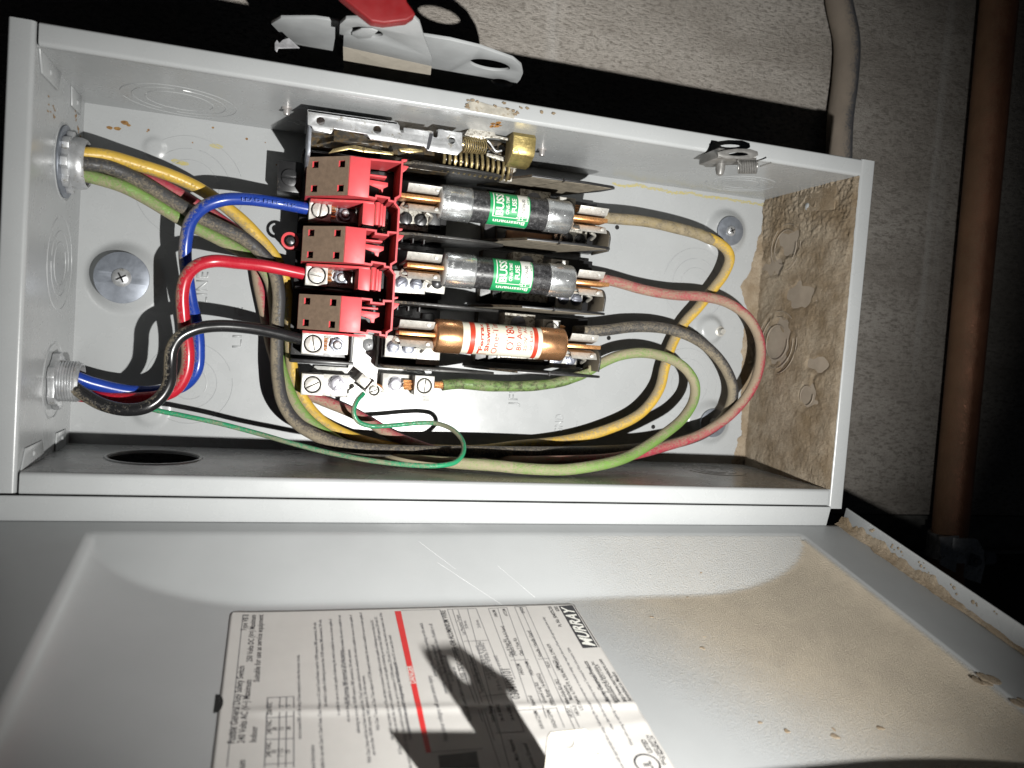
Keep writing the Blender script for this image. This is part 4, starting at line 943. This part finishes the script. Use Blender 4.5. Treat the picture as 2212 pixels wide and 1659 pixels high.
def fuse(x0, yc, label, kind, bl, br):
    t = thing('fuse', (x0 + 50, yc, ZF), label, 'fuse')
    L0, L1, R0, R1 = x0, x0 + (23 if kind == 'green' else 19.5), x0 + 79.5, x0 + 100
    metal = M['cap'] if kind == 'green' else M['ccap']
    q = MB(); q.lathe([(RB, L1 - 3), (RB, R0 + 3)], (0, yc, ZF), X, 56); q.build('tube', M['body'] if kind == 'green' else M['white'], t)
    rc = 12.3
    q = MB(); q.lathe([(7, L0 - .6), (10.2, L0), (11.7, L0 + .8), (rc, L0 + 2.4), (rc, L1 - .6), (rc - .15, L1), (RB, L1)] , (0, yc, ZF), X, 64); c1 = q.build('end_cap', metal, t, ang=50)
    q = MB(); q.lathe([(RB, R0), (rc - .15, R0), (rc, R0 + .6), (rc, R1 - 2.6), (11.6, R1 - 1), (10.0, R1 - .1), (7, R1 + .4)], (0, yc, ZF), X, 64); c2 = q.build('end_cap', metal, t, ang=50)
    if kind == 'green':
        for cc, xx in ((c1, L1 - 4), (c2, R0 + 4)):
            q = MB()
            for a in (-75, -35, 5, 45):
                p = cyl(xx, yc, R(a), rc - .1); q.lathe([(.8, 0), (.5, .35), (.05, .42)], p, (p - Vector((xx, yc, ZF))), 10)
            q.build('crimp_dimple', M['cap'], cc)
            q = MB(); ring_tube(q, (L1 - .9 if cc is c1 else R0 + .9, yc, ZF), rc, Y, Z, .22); q.build('rolled_edge', M['cap'], cc)
    for (a, b) in ((bl, L0 + 1), (R1 - 1, br)):
        q = MB(); q.box(a, b, yc - 1.5, yc + 1.5, 53.5, 70.6); q.build('blade', M['copper'], t, bevel=.5)
    if kind == 'green':
        g = MB(); xa, xb = x0 + 35.5, x0 + 65.5; cpatch(g, xa, xb, -88, 72, yc, RB + .12, 40); g.build('green_label', M['green'], t)
        wv = MB(); r = RB + .22
        ctext(wv, 'BUSS', xa + 9.9, -30, 54, yc, r, 5.6, .03)
        ctext(wv, 'ONE-TIME', xa + 14.2, -24, 45, yc, r, 2.5, .02); ctext(wv, 'FUSE', xa + 19.4, -15, 37, yc, r, 3.4, .03)
        cpatch(wv, xa + 20.8, xa + 29.2, -27, 71, yc, r - .03)
        cpatch(wv, xa + 2.2, xa + 2.9, -36, 56, yc, r); cpatch(wv, xa + 2.2, xa + 11, 56, 58, yc, r); cpatch(wv, xa + 2.2, xa + 22, -36, -33.5, yc, r, 3); cpatch(wv, xa + 20, xa + 29.2, -32, -30, yc, r, 3); cpatch(wv, xa + 22.3, xa + 22.9, -40, -26, yc, r, 3); cpatch(wv, xa + 24.6, xa + 25.2, -40, -26, yc, r, 3); cpatch(wv, xa + 28.4, xa + 29.2, -42, -26, yc, r, 3); cpatch(wv, xa + 21, xa + 29.2, -42, -40, yc, r, 3)
        ctext_ax(wv, 'Bussmann', xb - 2.4, xa + 3.4, -47, yc, r, 3.4, .025)
        cpatch(wv, xa, xb, -90, -86.5, yc, r, 3); wv.build('white_lettering', M['wprint'], t)
        k = MB(); ctext(k, 'NON-80', xa + 26.0, -12, 38, yc, RB + .3, 2.6, .0); k.build('black_lettering', M['kprint'], t)
        g2 = MB(); ctext(g2, 'amp', xa + 28.6, 18, 42, yc, RB + .3, 1.5, .01); ctext(g2, 'amp', xa + 29.0, 46, 60, yc, RB + .3, 1.2, .01); g2.build('green_lettering', M['green'], t)
    else:
        o = MB(); r = RB + .12
        cpatch(o, x0 + 24.8, x0 + 28.6, -100, 100, yc, r, 50); cpatch(o, x0 + 72.9, x0 + 76.2, -100, 100, yc, r, 50)
        cpatch(o, x0 + 31.4, x0 + 32.6, -66, -44, yc, r, 5); cpatch(o, x0 + 31.4, x0 + 38.8, -68, -65, yc, r, 3)
        ctext(o, 'Ferraz', x0 + 34.6, -46, 66, yc, r, 3.0, .035); ctext(o, 'Shawmut', x0 + 39.2, -48, 88, yc, r, 3.0, .035)
        ctext(o, 'One-Time', x0 + 45.6, -58, 104, yc, r, 4.6, .0); ctext(o, 'OT80', x0 + 57.6, -36, 68, yc, r, 6.2, .01)
        ctext(o, '80 Amps', x0 + 63.4, -34, 84, yc, r, 4.0, .006); ctext(o, '250V  AC', x0 + 67.6, -34, 66, yc, r, 2.6, .004); ctext(o, 'or Less', x0 + 71.8, -30, 46, yc, r, 2.9, .004)
        o.build('orange_lettering', M['oprint'], t)
    return t
fuse(241.5, FY[0], 'uppermost fuse with green label and nickel caps', 'green', 213.6, 369)
fuse(247.5, FY[1], 'middle green labelled fuse between the green and the cream fuse', 'green', 221, 374.5)
fuse(244.5, FY[2], 'cream fuse with copper caps and orange red lettering', 'cream', 218.5, 371.5)

# ================================================================== OPERATING MECHANISM
om = thing('switch_mechanism', (220, 225, 20), 'greasy spring mechanism with a zinc plated bracket along the upper wall', 'mechanism')
z5 = lambda x, y, z: un(630.9 + x * .2604, 219.4 + y * .2604, z)
def pz(l, z): return [(p.x, p.y) for p in (z5(x, y, z) for x, y in l)]
ZB = 93
out = pz([(130, 65), (870, 170), (893, 200), (893, 235), (905, 255), (925, 258), (925, 215), (1172, 250), (1172, 290), (1192, 300), (1207, 290), (1212, 228), (1412, 258), (1412, 405), (1370, 445), (1125, 405), (1095, 370), (650, 312), (620, 270), (345, 225), (325, 265), (180, 240), (160, 200), (130, 190)], ZB)
def hz(x, y, r): c = z5(x, y, ZB); return circ(c.x, c.y, r, 20)
q = MB(); q.prism(out, 1.6, (0, 0, ZB - 1.6), holes=[hz(237, 160, 2.6), hz(707, 232, 2.6), hz(1325, 322, 2.2)]); q.build('bracket', M['steel'], om, bevel=.25)
a, b = z5(130, 65, ZB), z5(870, 170, ZB); q = MB(); q.add([a, b, b - Z * 60, a - Z * 60, a - Y * 1.3, b - Y * 1.3, b - Y * 1.3 - Z * 60, a - Y * 1.3 - Z * 60], [(0, 1, 2, 3), (7, 6, 5, 4), (0, 4, 5, 1), (1, 5, 6, 2), (2, 6, 7, 3), (3, 7, 4, 0)]); q.build('bracket_fold', M['steel'], om)
q = MB(); q.prism(pz([(1140, 262), (1172, 266), (1138, 402), (1112, 396)], ZB + .05), .08, (0, 0, ZB + .02)); q.build('marker_stripe', M['kprint'], om)
q = MB(); q.box(149, 151, 205, 233, 1, 88); q.build('side_frame', mat('oily_zinc', (.34, .36, .40), .4, metal=.6, var=.3, vs=70, dirt=.4, ds=90, dirtcol=(.1, .06, .03, 1)), om, bevel=.3)
q = MB(); q.box(151, 262, 222, 234, 2, 40); q.box(200, 250, 214, 221, 2, 48); q.build('frame_body', M['dsteel'], om, bevel=.8)  # dark housing box, its tone standing in for the black shadow behind the bracket
q = MB(); pts = pz([(930, 215), (1170, 250), (1170, 262), (925, 235)], 80); q.prism(pts, 1.2, (0, 0, 80)); q.build('slide_bar', M['alud'], om)
c0, c1 = z5(1412, 355, 86), z5(1595, 375, 80); q = MB(); q.tube(helix(c0, c1, 5.0, 10), .5, 8); q.tube([c0 - X * 4, c0 + X], 1.2, 8); q.build('return_spring', M['goldspring'], om)
q = MB(); c = z5(1605, 350, 80); q.tube(spline([c + Y * 3, c + X * 3 + Y * 1, c + X * 8 - Y * 4, c + X * 12 - Y * 3], 6), .7, 8); q.build('spring_tail', M['steel'], om)
c0, c1 = z5(1240, 468, 52), z5(1790, 560, 52); q = MB(); q.tube(helix(c0, c1, 8.3, 12.5, 18), 1.15, 8); q.build('main_spring', M['goldspring'], om)
q = MB(); q.tube([c0, c1 + X * 5], 4.2, 20); q.lathe([(8.6, 0), (8.6, 2), (3, 2.4), (2.6, 6), (.2, 6.6)], c1, (c1 - c0), 24); q.build('spring_rod', M['dsteel'], om)
# levers in the dark
q = MB(); q.prism(pz([(420, 372), (520, 358), (640, 385), (760, 408), (845, 420), (842, 445), (720, 430), (600, 420), (480, 395), (300, 430), (340, 390)], 66), 1.8, (0, 0, 64)); q.build('lever', M['goldspring'], om, bevel=.5)
q = MB(); q.prism(pz([(880, 385), (980, 378), (1080, 392), (1095, 415), (980, 425), (900, 412)], 70), 3, (0, 0, 66)); q.build('cam', M['goldspring'], om, bevel=.8)
q = MB(); q.prism(pz([(345, 240), (420, 235), (620, 285), (640, 330), (820, 350), (800, 385), (600, 350), (345, 330)], 60), 2, (0, 0, 58)); q.build('rear_lever', M['dsteel'], om, bevel=.5)
# half disc and linkage to the right
q = MB(); q.prism(pz([(1430, 275), (1455, 235), (1500, 205), (1580, 192), (1650, 205), (1680, 240), (1690, 280), (1810, 305), (1808, 325), (1690, 300), (1620, 300), (1560, 320)], 84), 2, (0, 0, 82)); q.build('trip_plate', M['alud'], om, bevel=.4)
q = MB(); q.prism(pz([(1600, 330), (1700, 330), (1800, 350), (1830, 400), (1790, 450), (1700, 440), (1640, 400)], 70), 2.2, (0, 0, 68), holes=[circ(*pz([(1740, 385)], 70)[0], 2.6, 16)]); q.build('link_plate', M['dsteel'], om, bevel=.4)
q = MB(); q.prism(pz([(1615, 425), (1700, 445), (1800, 480), (1790, 505), (1690, 480), (1610, 450)], 74), 2, (0, 0, 73)); q.build('spring_hook', M['alud'], om, bevel=.4)
q = MB(); c = z5(1810, 540, 56); q.lathe([(5, -4), (5, 0), (2.8, .5), (2.6, 5), (1.8, 6)], c, Z, 20); q.obox(c + Vector((-1, -4, -8)), 4, 6, 5); q.build('pivot', M['alud'], om, bevel=.5)
# brass coloured stop block
bl = pz([(1818, 262), (2030, 280), (2042, 300), (2052, 420), (2058, 492), (1850, 472), (1835, 400)], 96)
q = MB(); c = z5(1940, 300, 96); wv = 14.5
prof = [(12.5, 76), (12.5, 92), (9.5, 95.4), (0, 95.4), (-3, 94), (-8, 84), (-8.5, 76)]
q.prism(prof, wv * 1.12, (c.x - 8.6, c.y - 8.6, 0), Y, Z); q.build('stop_block', M['gold'], om, bevel=.5)

# ------------------------------------------------------------------ door interlock catch on the upper wall, right
ck = thing('door_catch', un(1580, 345, bw, 1), 'small steel door catch with a coil spring riveted to the upper wall at right', 'catch')
z6 = lambda x, y: (1206.9 + x * .4543, y * .4543)       # zoom 3 -> picture
def wp(x, y, off): u, v = z6(x, y); return un(u, v, bw - off, 1)
pl = [wp(x, y, 1.5) for x, y in ((675, 770), (750, 742), (940, 740), (940, 760), (860, 775), (800, 778), (700, 788))]
q = MB(); q.prism([(p.x, p.z) for p in pl], 1.2, (0, bw - 1.5, 0), X, Z); q.build('base_plate', M['dull'], ck, bevel=.2)
CZ = 136
cp = lambda l: [(p.x, p.y) for p in (un(*z6(x, y), CZ) for x, y in l)]
q = MB(); q.prism(cp([(750, 725), (780, 716), (840, 708), (905, 710), (940, 722), (944, 740), (905, 757), (840, 757), (785, 755), (755, 742)]), 1.6, (0, 0, CZ), holes=[cp([(850 + 48 * math.cos(k * .52), 734 + 9 * math.sin(k * .52)) for k in range(12)])]); q.build('catch_arm', M['dull'], ck, bevel=.3)
c = un(*z6(765, 742), CZ); q = MB(); q.box(c.x - 1, c.x + 4, c.y - 1, bw - 1, 110, CZ - .1); q.build('catch_leg', M['dull'], ck, bevel=.4)
p = wp(770, 775, 2); q = MB(); q.lathe([(3.6, 0), (3.4, 5), (2.4, 8.5), (1.5, 9)], p, -Y, 20); q.build('rivet', M['dull'], ck)
a, b = wp(855, 795, 7), wp(945, 795, 7); q = MB(); q.tube(helix(a, b, 4.2, 11), .55, 8); q.tube([b + Z * 3, b + Vector((7, 3, 6))], .6, 6); q.tube([a + Z * 4, a + Vector((-5, 3, 6))], .6, 6); q.build('coil_spring', M['dull'], ck)

# ------------------------------------------------------------------ operating handle outside the upper wall
z2 = lambda x, y, z: un(548.6 + x * .3307, y * .3307, z)
def p2(l, z): return [(p.x, p.y) for p in (z2(x, y, z) for x, y in l)]
hP = mat('handle_enamel', (.365, .378, .382), .4, var=.06, vs=60, grain=.08)
def py(l, y):
    out = []
    for x, v in l: p = un(548.6 + x * .3307, v * .3307, y, 1); out.append((p.x, p.z))
    return out
def slotpts(x0, x1, y0, y1, y, n=24, k=.16):
    return py([((x0 + x1) / 2 + (x1 - x0) / 2 * math.cos(2 * math.pi * i / n), (y0 + y1) / 2 + (y1 - y0) / 2 * math.sin(2 * math.pi * i / n) + (x1 - x0) / 2 * math.cos(2 * math.pi * i / n) * k) for i in range(n)], y)
# the middle plate stands upright like the box's own wall; its lower edge is bent in and dusty
YM, YS = 272, 281
up_ = py([(560, 160), (600, 125), (1040, 112), (1080, 150), (1110, 250), (1160, 380), (1160, 434), (582, 305), (585, 230), (558, 225)], YM)
q = MB(); q.prism(up_, -2, (0, YM, 0), X, Z, holes=[slotpts(632, 842, 180, 238, YM)]); hd = q.build('handle', hP, enc, bevel=.3); tag(hd, 'grey steel operating handle with a red vinyl grip above the upper rim')
a, b = un(548.6 + 582 * .3307, 305 * .3307, YM, 1), un(548.6 + 1160 * .3307, 434 * .3307, YM, 1)
c_, d_ = un(548.6 + 1152 * .3307, 506 * .3307, YM - 3, 1), un(548.6 + 584 * .3307, 402 * .3307, YM - 3, 1)
c_ = c_ + (c_ - b) * .8; d_ = d_ + (d_ - a) * .8
q = MB(); nn = Vector((0, -1.6, 0)); q.add([a, b, c_, d_, a - nn, b - nn, c_ - nn, d_ - nn], [(0, 1, 2, 3), (7, 6, 5, 4), (0, 4, 5, 1), (1, 5, 6, 2), (2, 6, 7, 3), (3, 7, 4, 0)])
q.build('lower_web', mat('dusty_handle_web', (.33, .30, .25), .7, var=.1, grain=.4), hd)
q = MB(); q.prism(py([(640, 215), (700, 190), (770, 190), (810, 205), (760, 250), (680, 255), (640, 235)], YM - 1.2), -.9, (0, YM - 1.2, 0), X, Z); q.build('punched_tab', hP, hd, bevel=.3)
q = MB(); q.prism(py([(1105, 235), (1280, 262), (1480, 310), (1690, 385), (1745, 430), (1757, 480), (1740, 520), (1708, 556), (1672, 600), (1600, 640), (1480, 640), (1100, 560)], YS), -2, (0, YS, 0), X, Z, holes=[slotpts(1408, 1672, 392, 458, YS), slotpts(1548, 1688, 517, 566, YS)]); q.build('side_plate', hP, hd, bevel=.3)
q = MB(); q.prism(py([(112, 158), (175, 120), (400, 120), (552, 142), (556, 240), (566, 310), (552, 356), (560, 420), (300, 390), (252, 272), (200, 250)], YS), -2, (0, YS, 0), X, Z); q.build('side_plate', hP, hd, bevel=.3)
q = MB(); q.prism(py([(556, 240), (700, 300), (1110, 400), (1110, 560), (560, 430)], YS + 1), -2, (0, YS + 1, 0), X, Z); q.build('rear_plate', hP, hd)
q = MB(); q.prism(p2([(135, 285), (150, 262), (165, 285), (190, 262), (230, 252), (300, 318), (160, 320), (150, 345), (136, 330)], 96), 1.2, (0, 0, 96)); q.build('bent_ear', mat('bare_bent_metal', (.5, .5, .52), .35, metal=.5, var=.3, vs=150), hd, bevel=.3)
gpts = p2([(560, -30), (768, 138), (850, 150), (1000, 132), (1058, 95), (1045, 70), (1000, 10)], 188)
g0 = [(gpts[0][0] - 30, gpts[0][1] + 42)]; g1 = [(gpts[-1][0] - 22, gpts[-1][1] + 70)]
q = MB(); q.prism([tuple(p) for p in gpts] + [(gpts[-1][0] - 18, gpts[-1][1] + 70), (gpts[0][0] - 30, gpts[0][1] + 60)], 8, (0, 0, 180)); q.build('grip', M['redgrip'], hd, bevel=3.8, seg=5)

# ================================================================== WIRES
def wire(name, P, r, m_, label, n=18, lump=0, ends=None, mats=None):
    pts = [un(*p) for p in P]; sp = spline(pts, 10)
    q = MB(); q.tube(sp, (lambda i: r * (1 + lump * mn.noise(Vector((i * .13, r, 0))))) if lump else r, n)
    o = q.build(name, m_, origin=pts[0], ang=60); return tag(o, label, 'wire'), sp
wire('wire', [(120, 815, 52), (150, 812, 52), (200, 828, 48), (278, 845, 40), (345, 845, 34), (397, 832, 34), (424, 800, 36), (429, 752, 36), (424, 700, 36), (413, 653, 36), (405, 600, 37), (400, 553, 38), (402, 518, 40), (413, 476, 44), (440, 447, 48), (480, 432, 48), (529, 430, 44), (595, 438, 38), (665, 451, 36)], 4.3, M['w_blue'], 'blue wire curving from the lower left nipple to the top terminal')[1]
bw_ = bpy.data.objects['wire']
wire('wire', [(120, 842, 48), (150, 850, 48), (198, 857, 46), (254, 862, 46), (302, 861, 46), (345, 856, 45), (379, 841, 45), (401, 806, 46), (406, 762, 47), (400, 716, 47), (395, 673, 48), (394, 633, 50), (403, 597, 52), (425, 574, 54), (460, 564, 54), (516, 568, 48), (575, 575, 42), (655, 591, 36)], 4.3, M['w_red'], 'bright red wire curving from the lower left nipple to the middle terminal')
wire('wire', [(120, 812, 54), (151, 830, 56), (179, 850, 60), (222, 874, 64), (270, 885, 66), (314, 880, 66), (345, 860, 64), (365, 827, 62), (368, 788, 60), (371, 756, 60), (387, 729, 60), (421, 711, 58), (468, 704, 54), (536, 708, 48), (595, 719, 42), (650, 733, 36)], 4.2, M['w_black'], 'glossy black wire looping from the lower left nipple to the lowest terminal')
wire('wire', [(120, 330, 50), (175, 331, 48), (231, 337, 44), (298, 356, 38), (364, 377, 32), (430, 407, 26), (480, 441, 22), (529, 481, 20), (562, 516, 18), (590, 550, 17), (610, 590, 16), (622, 640, 12), (627, 700, 12), (628, 750, 14), (632, 800, 16), (648, 850, 16), (690, 905, 18), (757, 943, 20), (840, 965, 16), (940, 972, 12), (1040, 972, 12), (1107, 964, 14), (1218, 952, 18), (1293, 934, 20), (1367, 904, 22), (1399, 878, 22), (1425, 838, 20), (1436, 793, 18), (1451, 746, 14), (1477, 699, 14), (1507, 666, 16), (1537, 628, 16), (1563, 594, 20), (1576, 562, 24), (1572, 543, 28), (1554, 526, 30), (1520, 509, 30), (1477, 496, 30), (1391, 478, 30), (1313, 471, 30), (1262, 465, 28)], 4.35, M['w_yellow'], 'long yellow wire from the upper left fitting around the right loop to the top fuse')
wire('wire', [(120, 348, 52), (172, 352, 50), (231, 360, 46), (281, 380, 42), (331, 407, 40), (380, 438, 38), (430, 467, 36), (480, 491, 34), (529, 517, 32), (562, 544, 30), (590, 580, 28), (602, 633, 28), (600, 692, 28), (598, 752, 28), (600, 812, 30), (612, 871, 34), (643, 915, 38), (705, 950, 46), (772, 968, 50), (846, 974, 50), (921, 976, 50), (995, 976, 50), (1107, 977, 48), (1218, 977, 42), (1330, 973, 30), (1391, 968, 22), (1455, 958, 18), (1520, 936, 20), (1563, 903, 22), (1582, 862, 24), (1582, 832, 26), (1563, 789, 26), (1528, 750, 26), (1490, 726, 28), (1434, 709, 28), (1369, 706, 28), (1300, 714, 28), (1240, 716, 28)], 4.6, M['w_grey'], 'thick dusty black wire along the bottom to the lug above the cream fuse')
wire('wire', [(120, 372, 46), (172, 377, 46), (215, 387, 44), (265, 403, 42), (314, 428, 38), (364, 458, 34), (413, 487, 30), (463, 512, 26), (515, 540, 24), (560, 570, 22), (584, 610, 18), (592, 660, 12), (596, 720, 12), (605, 790, 16), (625, 845, 22), (642, 879, 26), (680, 920, 28), (740, 958, 26), (800, 983, 32), (860, 993, 56), (921, 996, 70), (995, 1001, 82), (1069, 1006, 88), (1144, 1013, 92), (1211, 1015, 92), (1274, 1008, 89), (1330, 996, 80), (1369, 980, 70), (1434, 938, 56), (1477, 901, 46), (1499, 862, 40), (1500, 828, 38), (1481, 797, 36), (1447, 775, 34), (1391, 762, 32), (1339, 768, 30), (1300, 784, 28), (1270, 802, 26)], 4.2, M['w_lime'], 'lime green wire sweeping through the lower right loop')
wire('wire', [(1270, 802, 26), (1244, 814, 24), (1200, 827, 22), (1150, 833, 22), (1071, 834, 24), (997, 829, 26), (955, 832, 28)], 4.3, M['limedirty'], 'stained green wire end running into the right ground lug', lump=.12)
q = MB(); p0, p1 = un(957, 832, 28), un(938, 831, 28)
for k in range(9): a = k * .7; q.tube([p0 + Vector((0, 2.2 * math.cos(a), 2.2 * math.sin(a))), p1 + Vector((0, 2.0 * math.cos(a + .6), 2 * math.sin(a + .6)))], .75, 6)
tag(q.build('copper_strands', M['copper'], origin=p1), 'bare copper strands between the stained green wire and its lug', 'wire strands')
wire('wire', [(120, 360, 40), (179, 365, 38), (231, 372, 34), (281, 380, 30), (331, 392, 26), (380, 415, 20), (430, 446, 14), (480, 478, 10), (518, 508, 8), (548, 560, 8), (560, 620, 8), (575, 690, 8), (590, 760, 8), (620, 830, 8), (690, 862, 8), (757, 890, 10), (802, 914, 12), (846, 940, 14), (902, 962, 16), (980, 985, 26), (1060, 994, 44), (1140, 997, 60), (1200, 996, 68), (1293, 993, 68), (1348, 986, 60), (1434, 965, 42), (1520, 935, 34), (1584, 890, 34), (1627, 832, 34), (1643, 772, 34), (1638, 725, 34), (1614, 684, 32), (1571, 654, 30), (1520, 641, 28), (1455, 637, 28), (1391, 626, 28), (1326, 608, 28), (1262, 596, 28)], 4.2, M['w_oldred'], 'dusty dark red wire making the outermost loop at the right')
wire('wire', [(120, 830, 44), (180, 845, 40), (260, 866, 38), (337, 886, 38), (397, 898, 38), (476, 915, 40), (556, 936, 44), (640, 960, 58), (716, 979, 68), (809, 996, 82), (880, 1004, 90), (945, 1006, 92), (984, 998, 88), (1000, 979, 80), (999, 953, 68), (976, 927, 54), (939, 914, 42), (902, 914, 40), (846, 919, 40), (798, 920, 40), (772, 909, 40), (764, 890, 40), (770, 868, 38), (785, 850, 32)], 1.75, M['w_green'], 'thin green ground wire looping under the ground plate')
# taped yellow end near the top right clip
wire('wire_tape', [(1285, 467, 29), (1316, 471, 30), (1391, 478, 30), (1450, 490, 30), (1510, 506, 30), (1540, 519, 30)], 4.55, M['yellowdirty'], 'grimy taped end of the yellow wire next to the top right clip', lump=.06)
# worn print on the blue wire
q = MB(); pts = [un(*p) for p in ((520, 431, 47), (560, 434, 44), (600, 439, 40), (640, 446, 38))]; sp = spline(pts, 20)
vv, ff, w_ = txt('LEAD FREE  SLK', .01); out = []
for a, b in vv:
    f_ = a / w_ * (len(sp) - 1); i = min(len(sp) - 2, int(f_)); p = sp[i].lerp(sp[i + 1], f_ - i); d = (sp[i + 1] - sp[i]).normalized(); sd = Z.cross(d).normalized(); nn = d.cross(sd); an = (b * 3.4 - 1.2) / 4.35 - .12
    out.append(p + (sd * math.sin(an) + nn * math.cos(an)) * 4.42)
q.add(out, ff); q.build('wire_print', M['ghost'], bw_)

for o in bpy.data.objects:
    if '_w' in o.keys(): del o['_w']
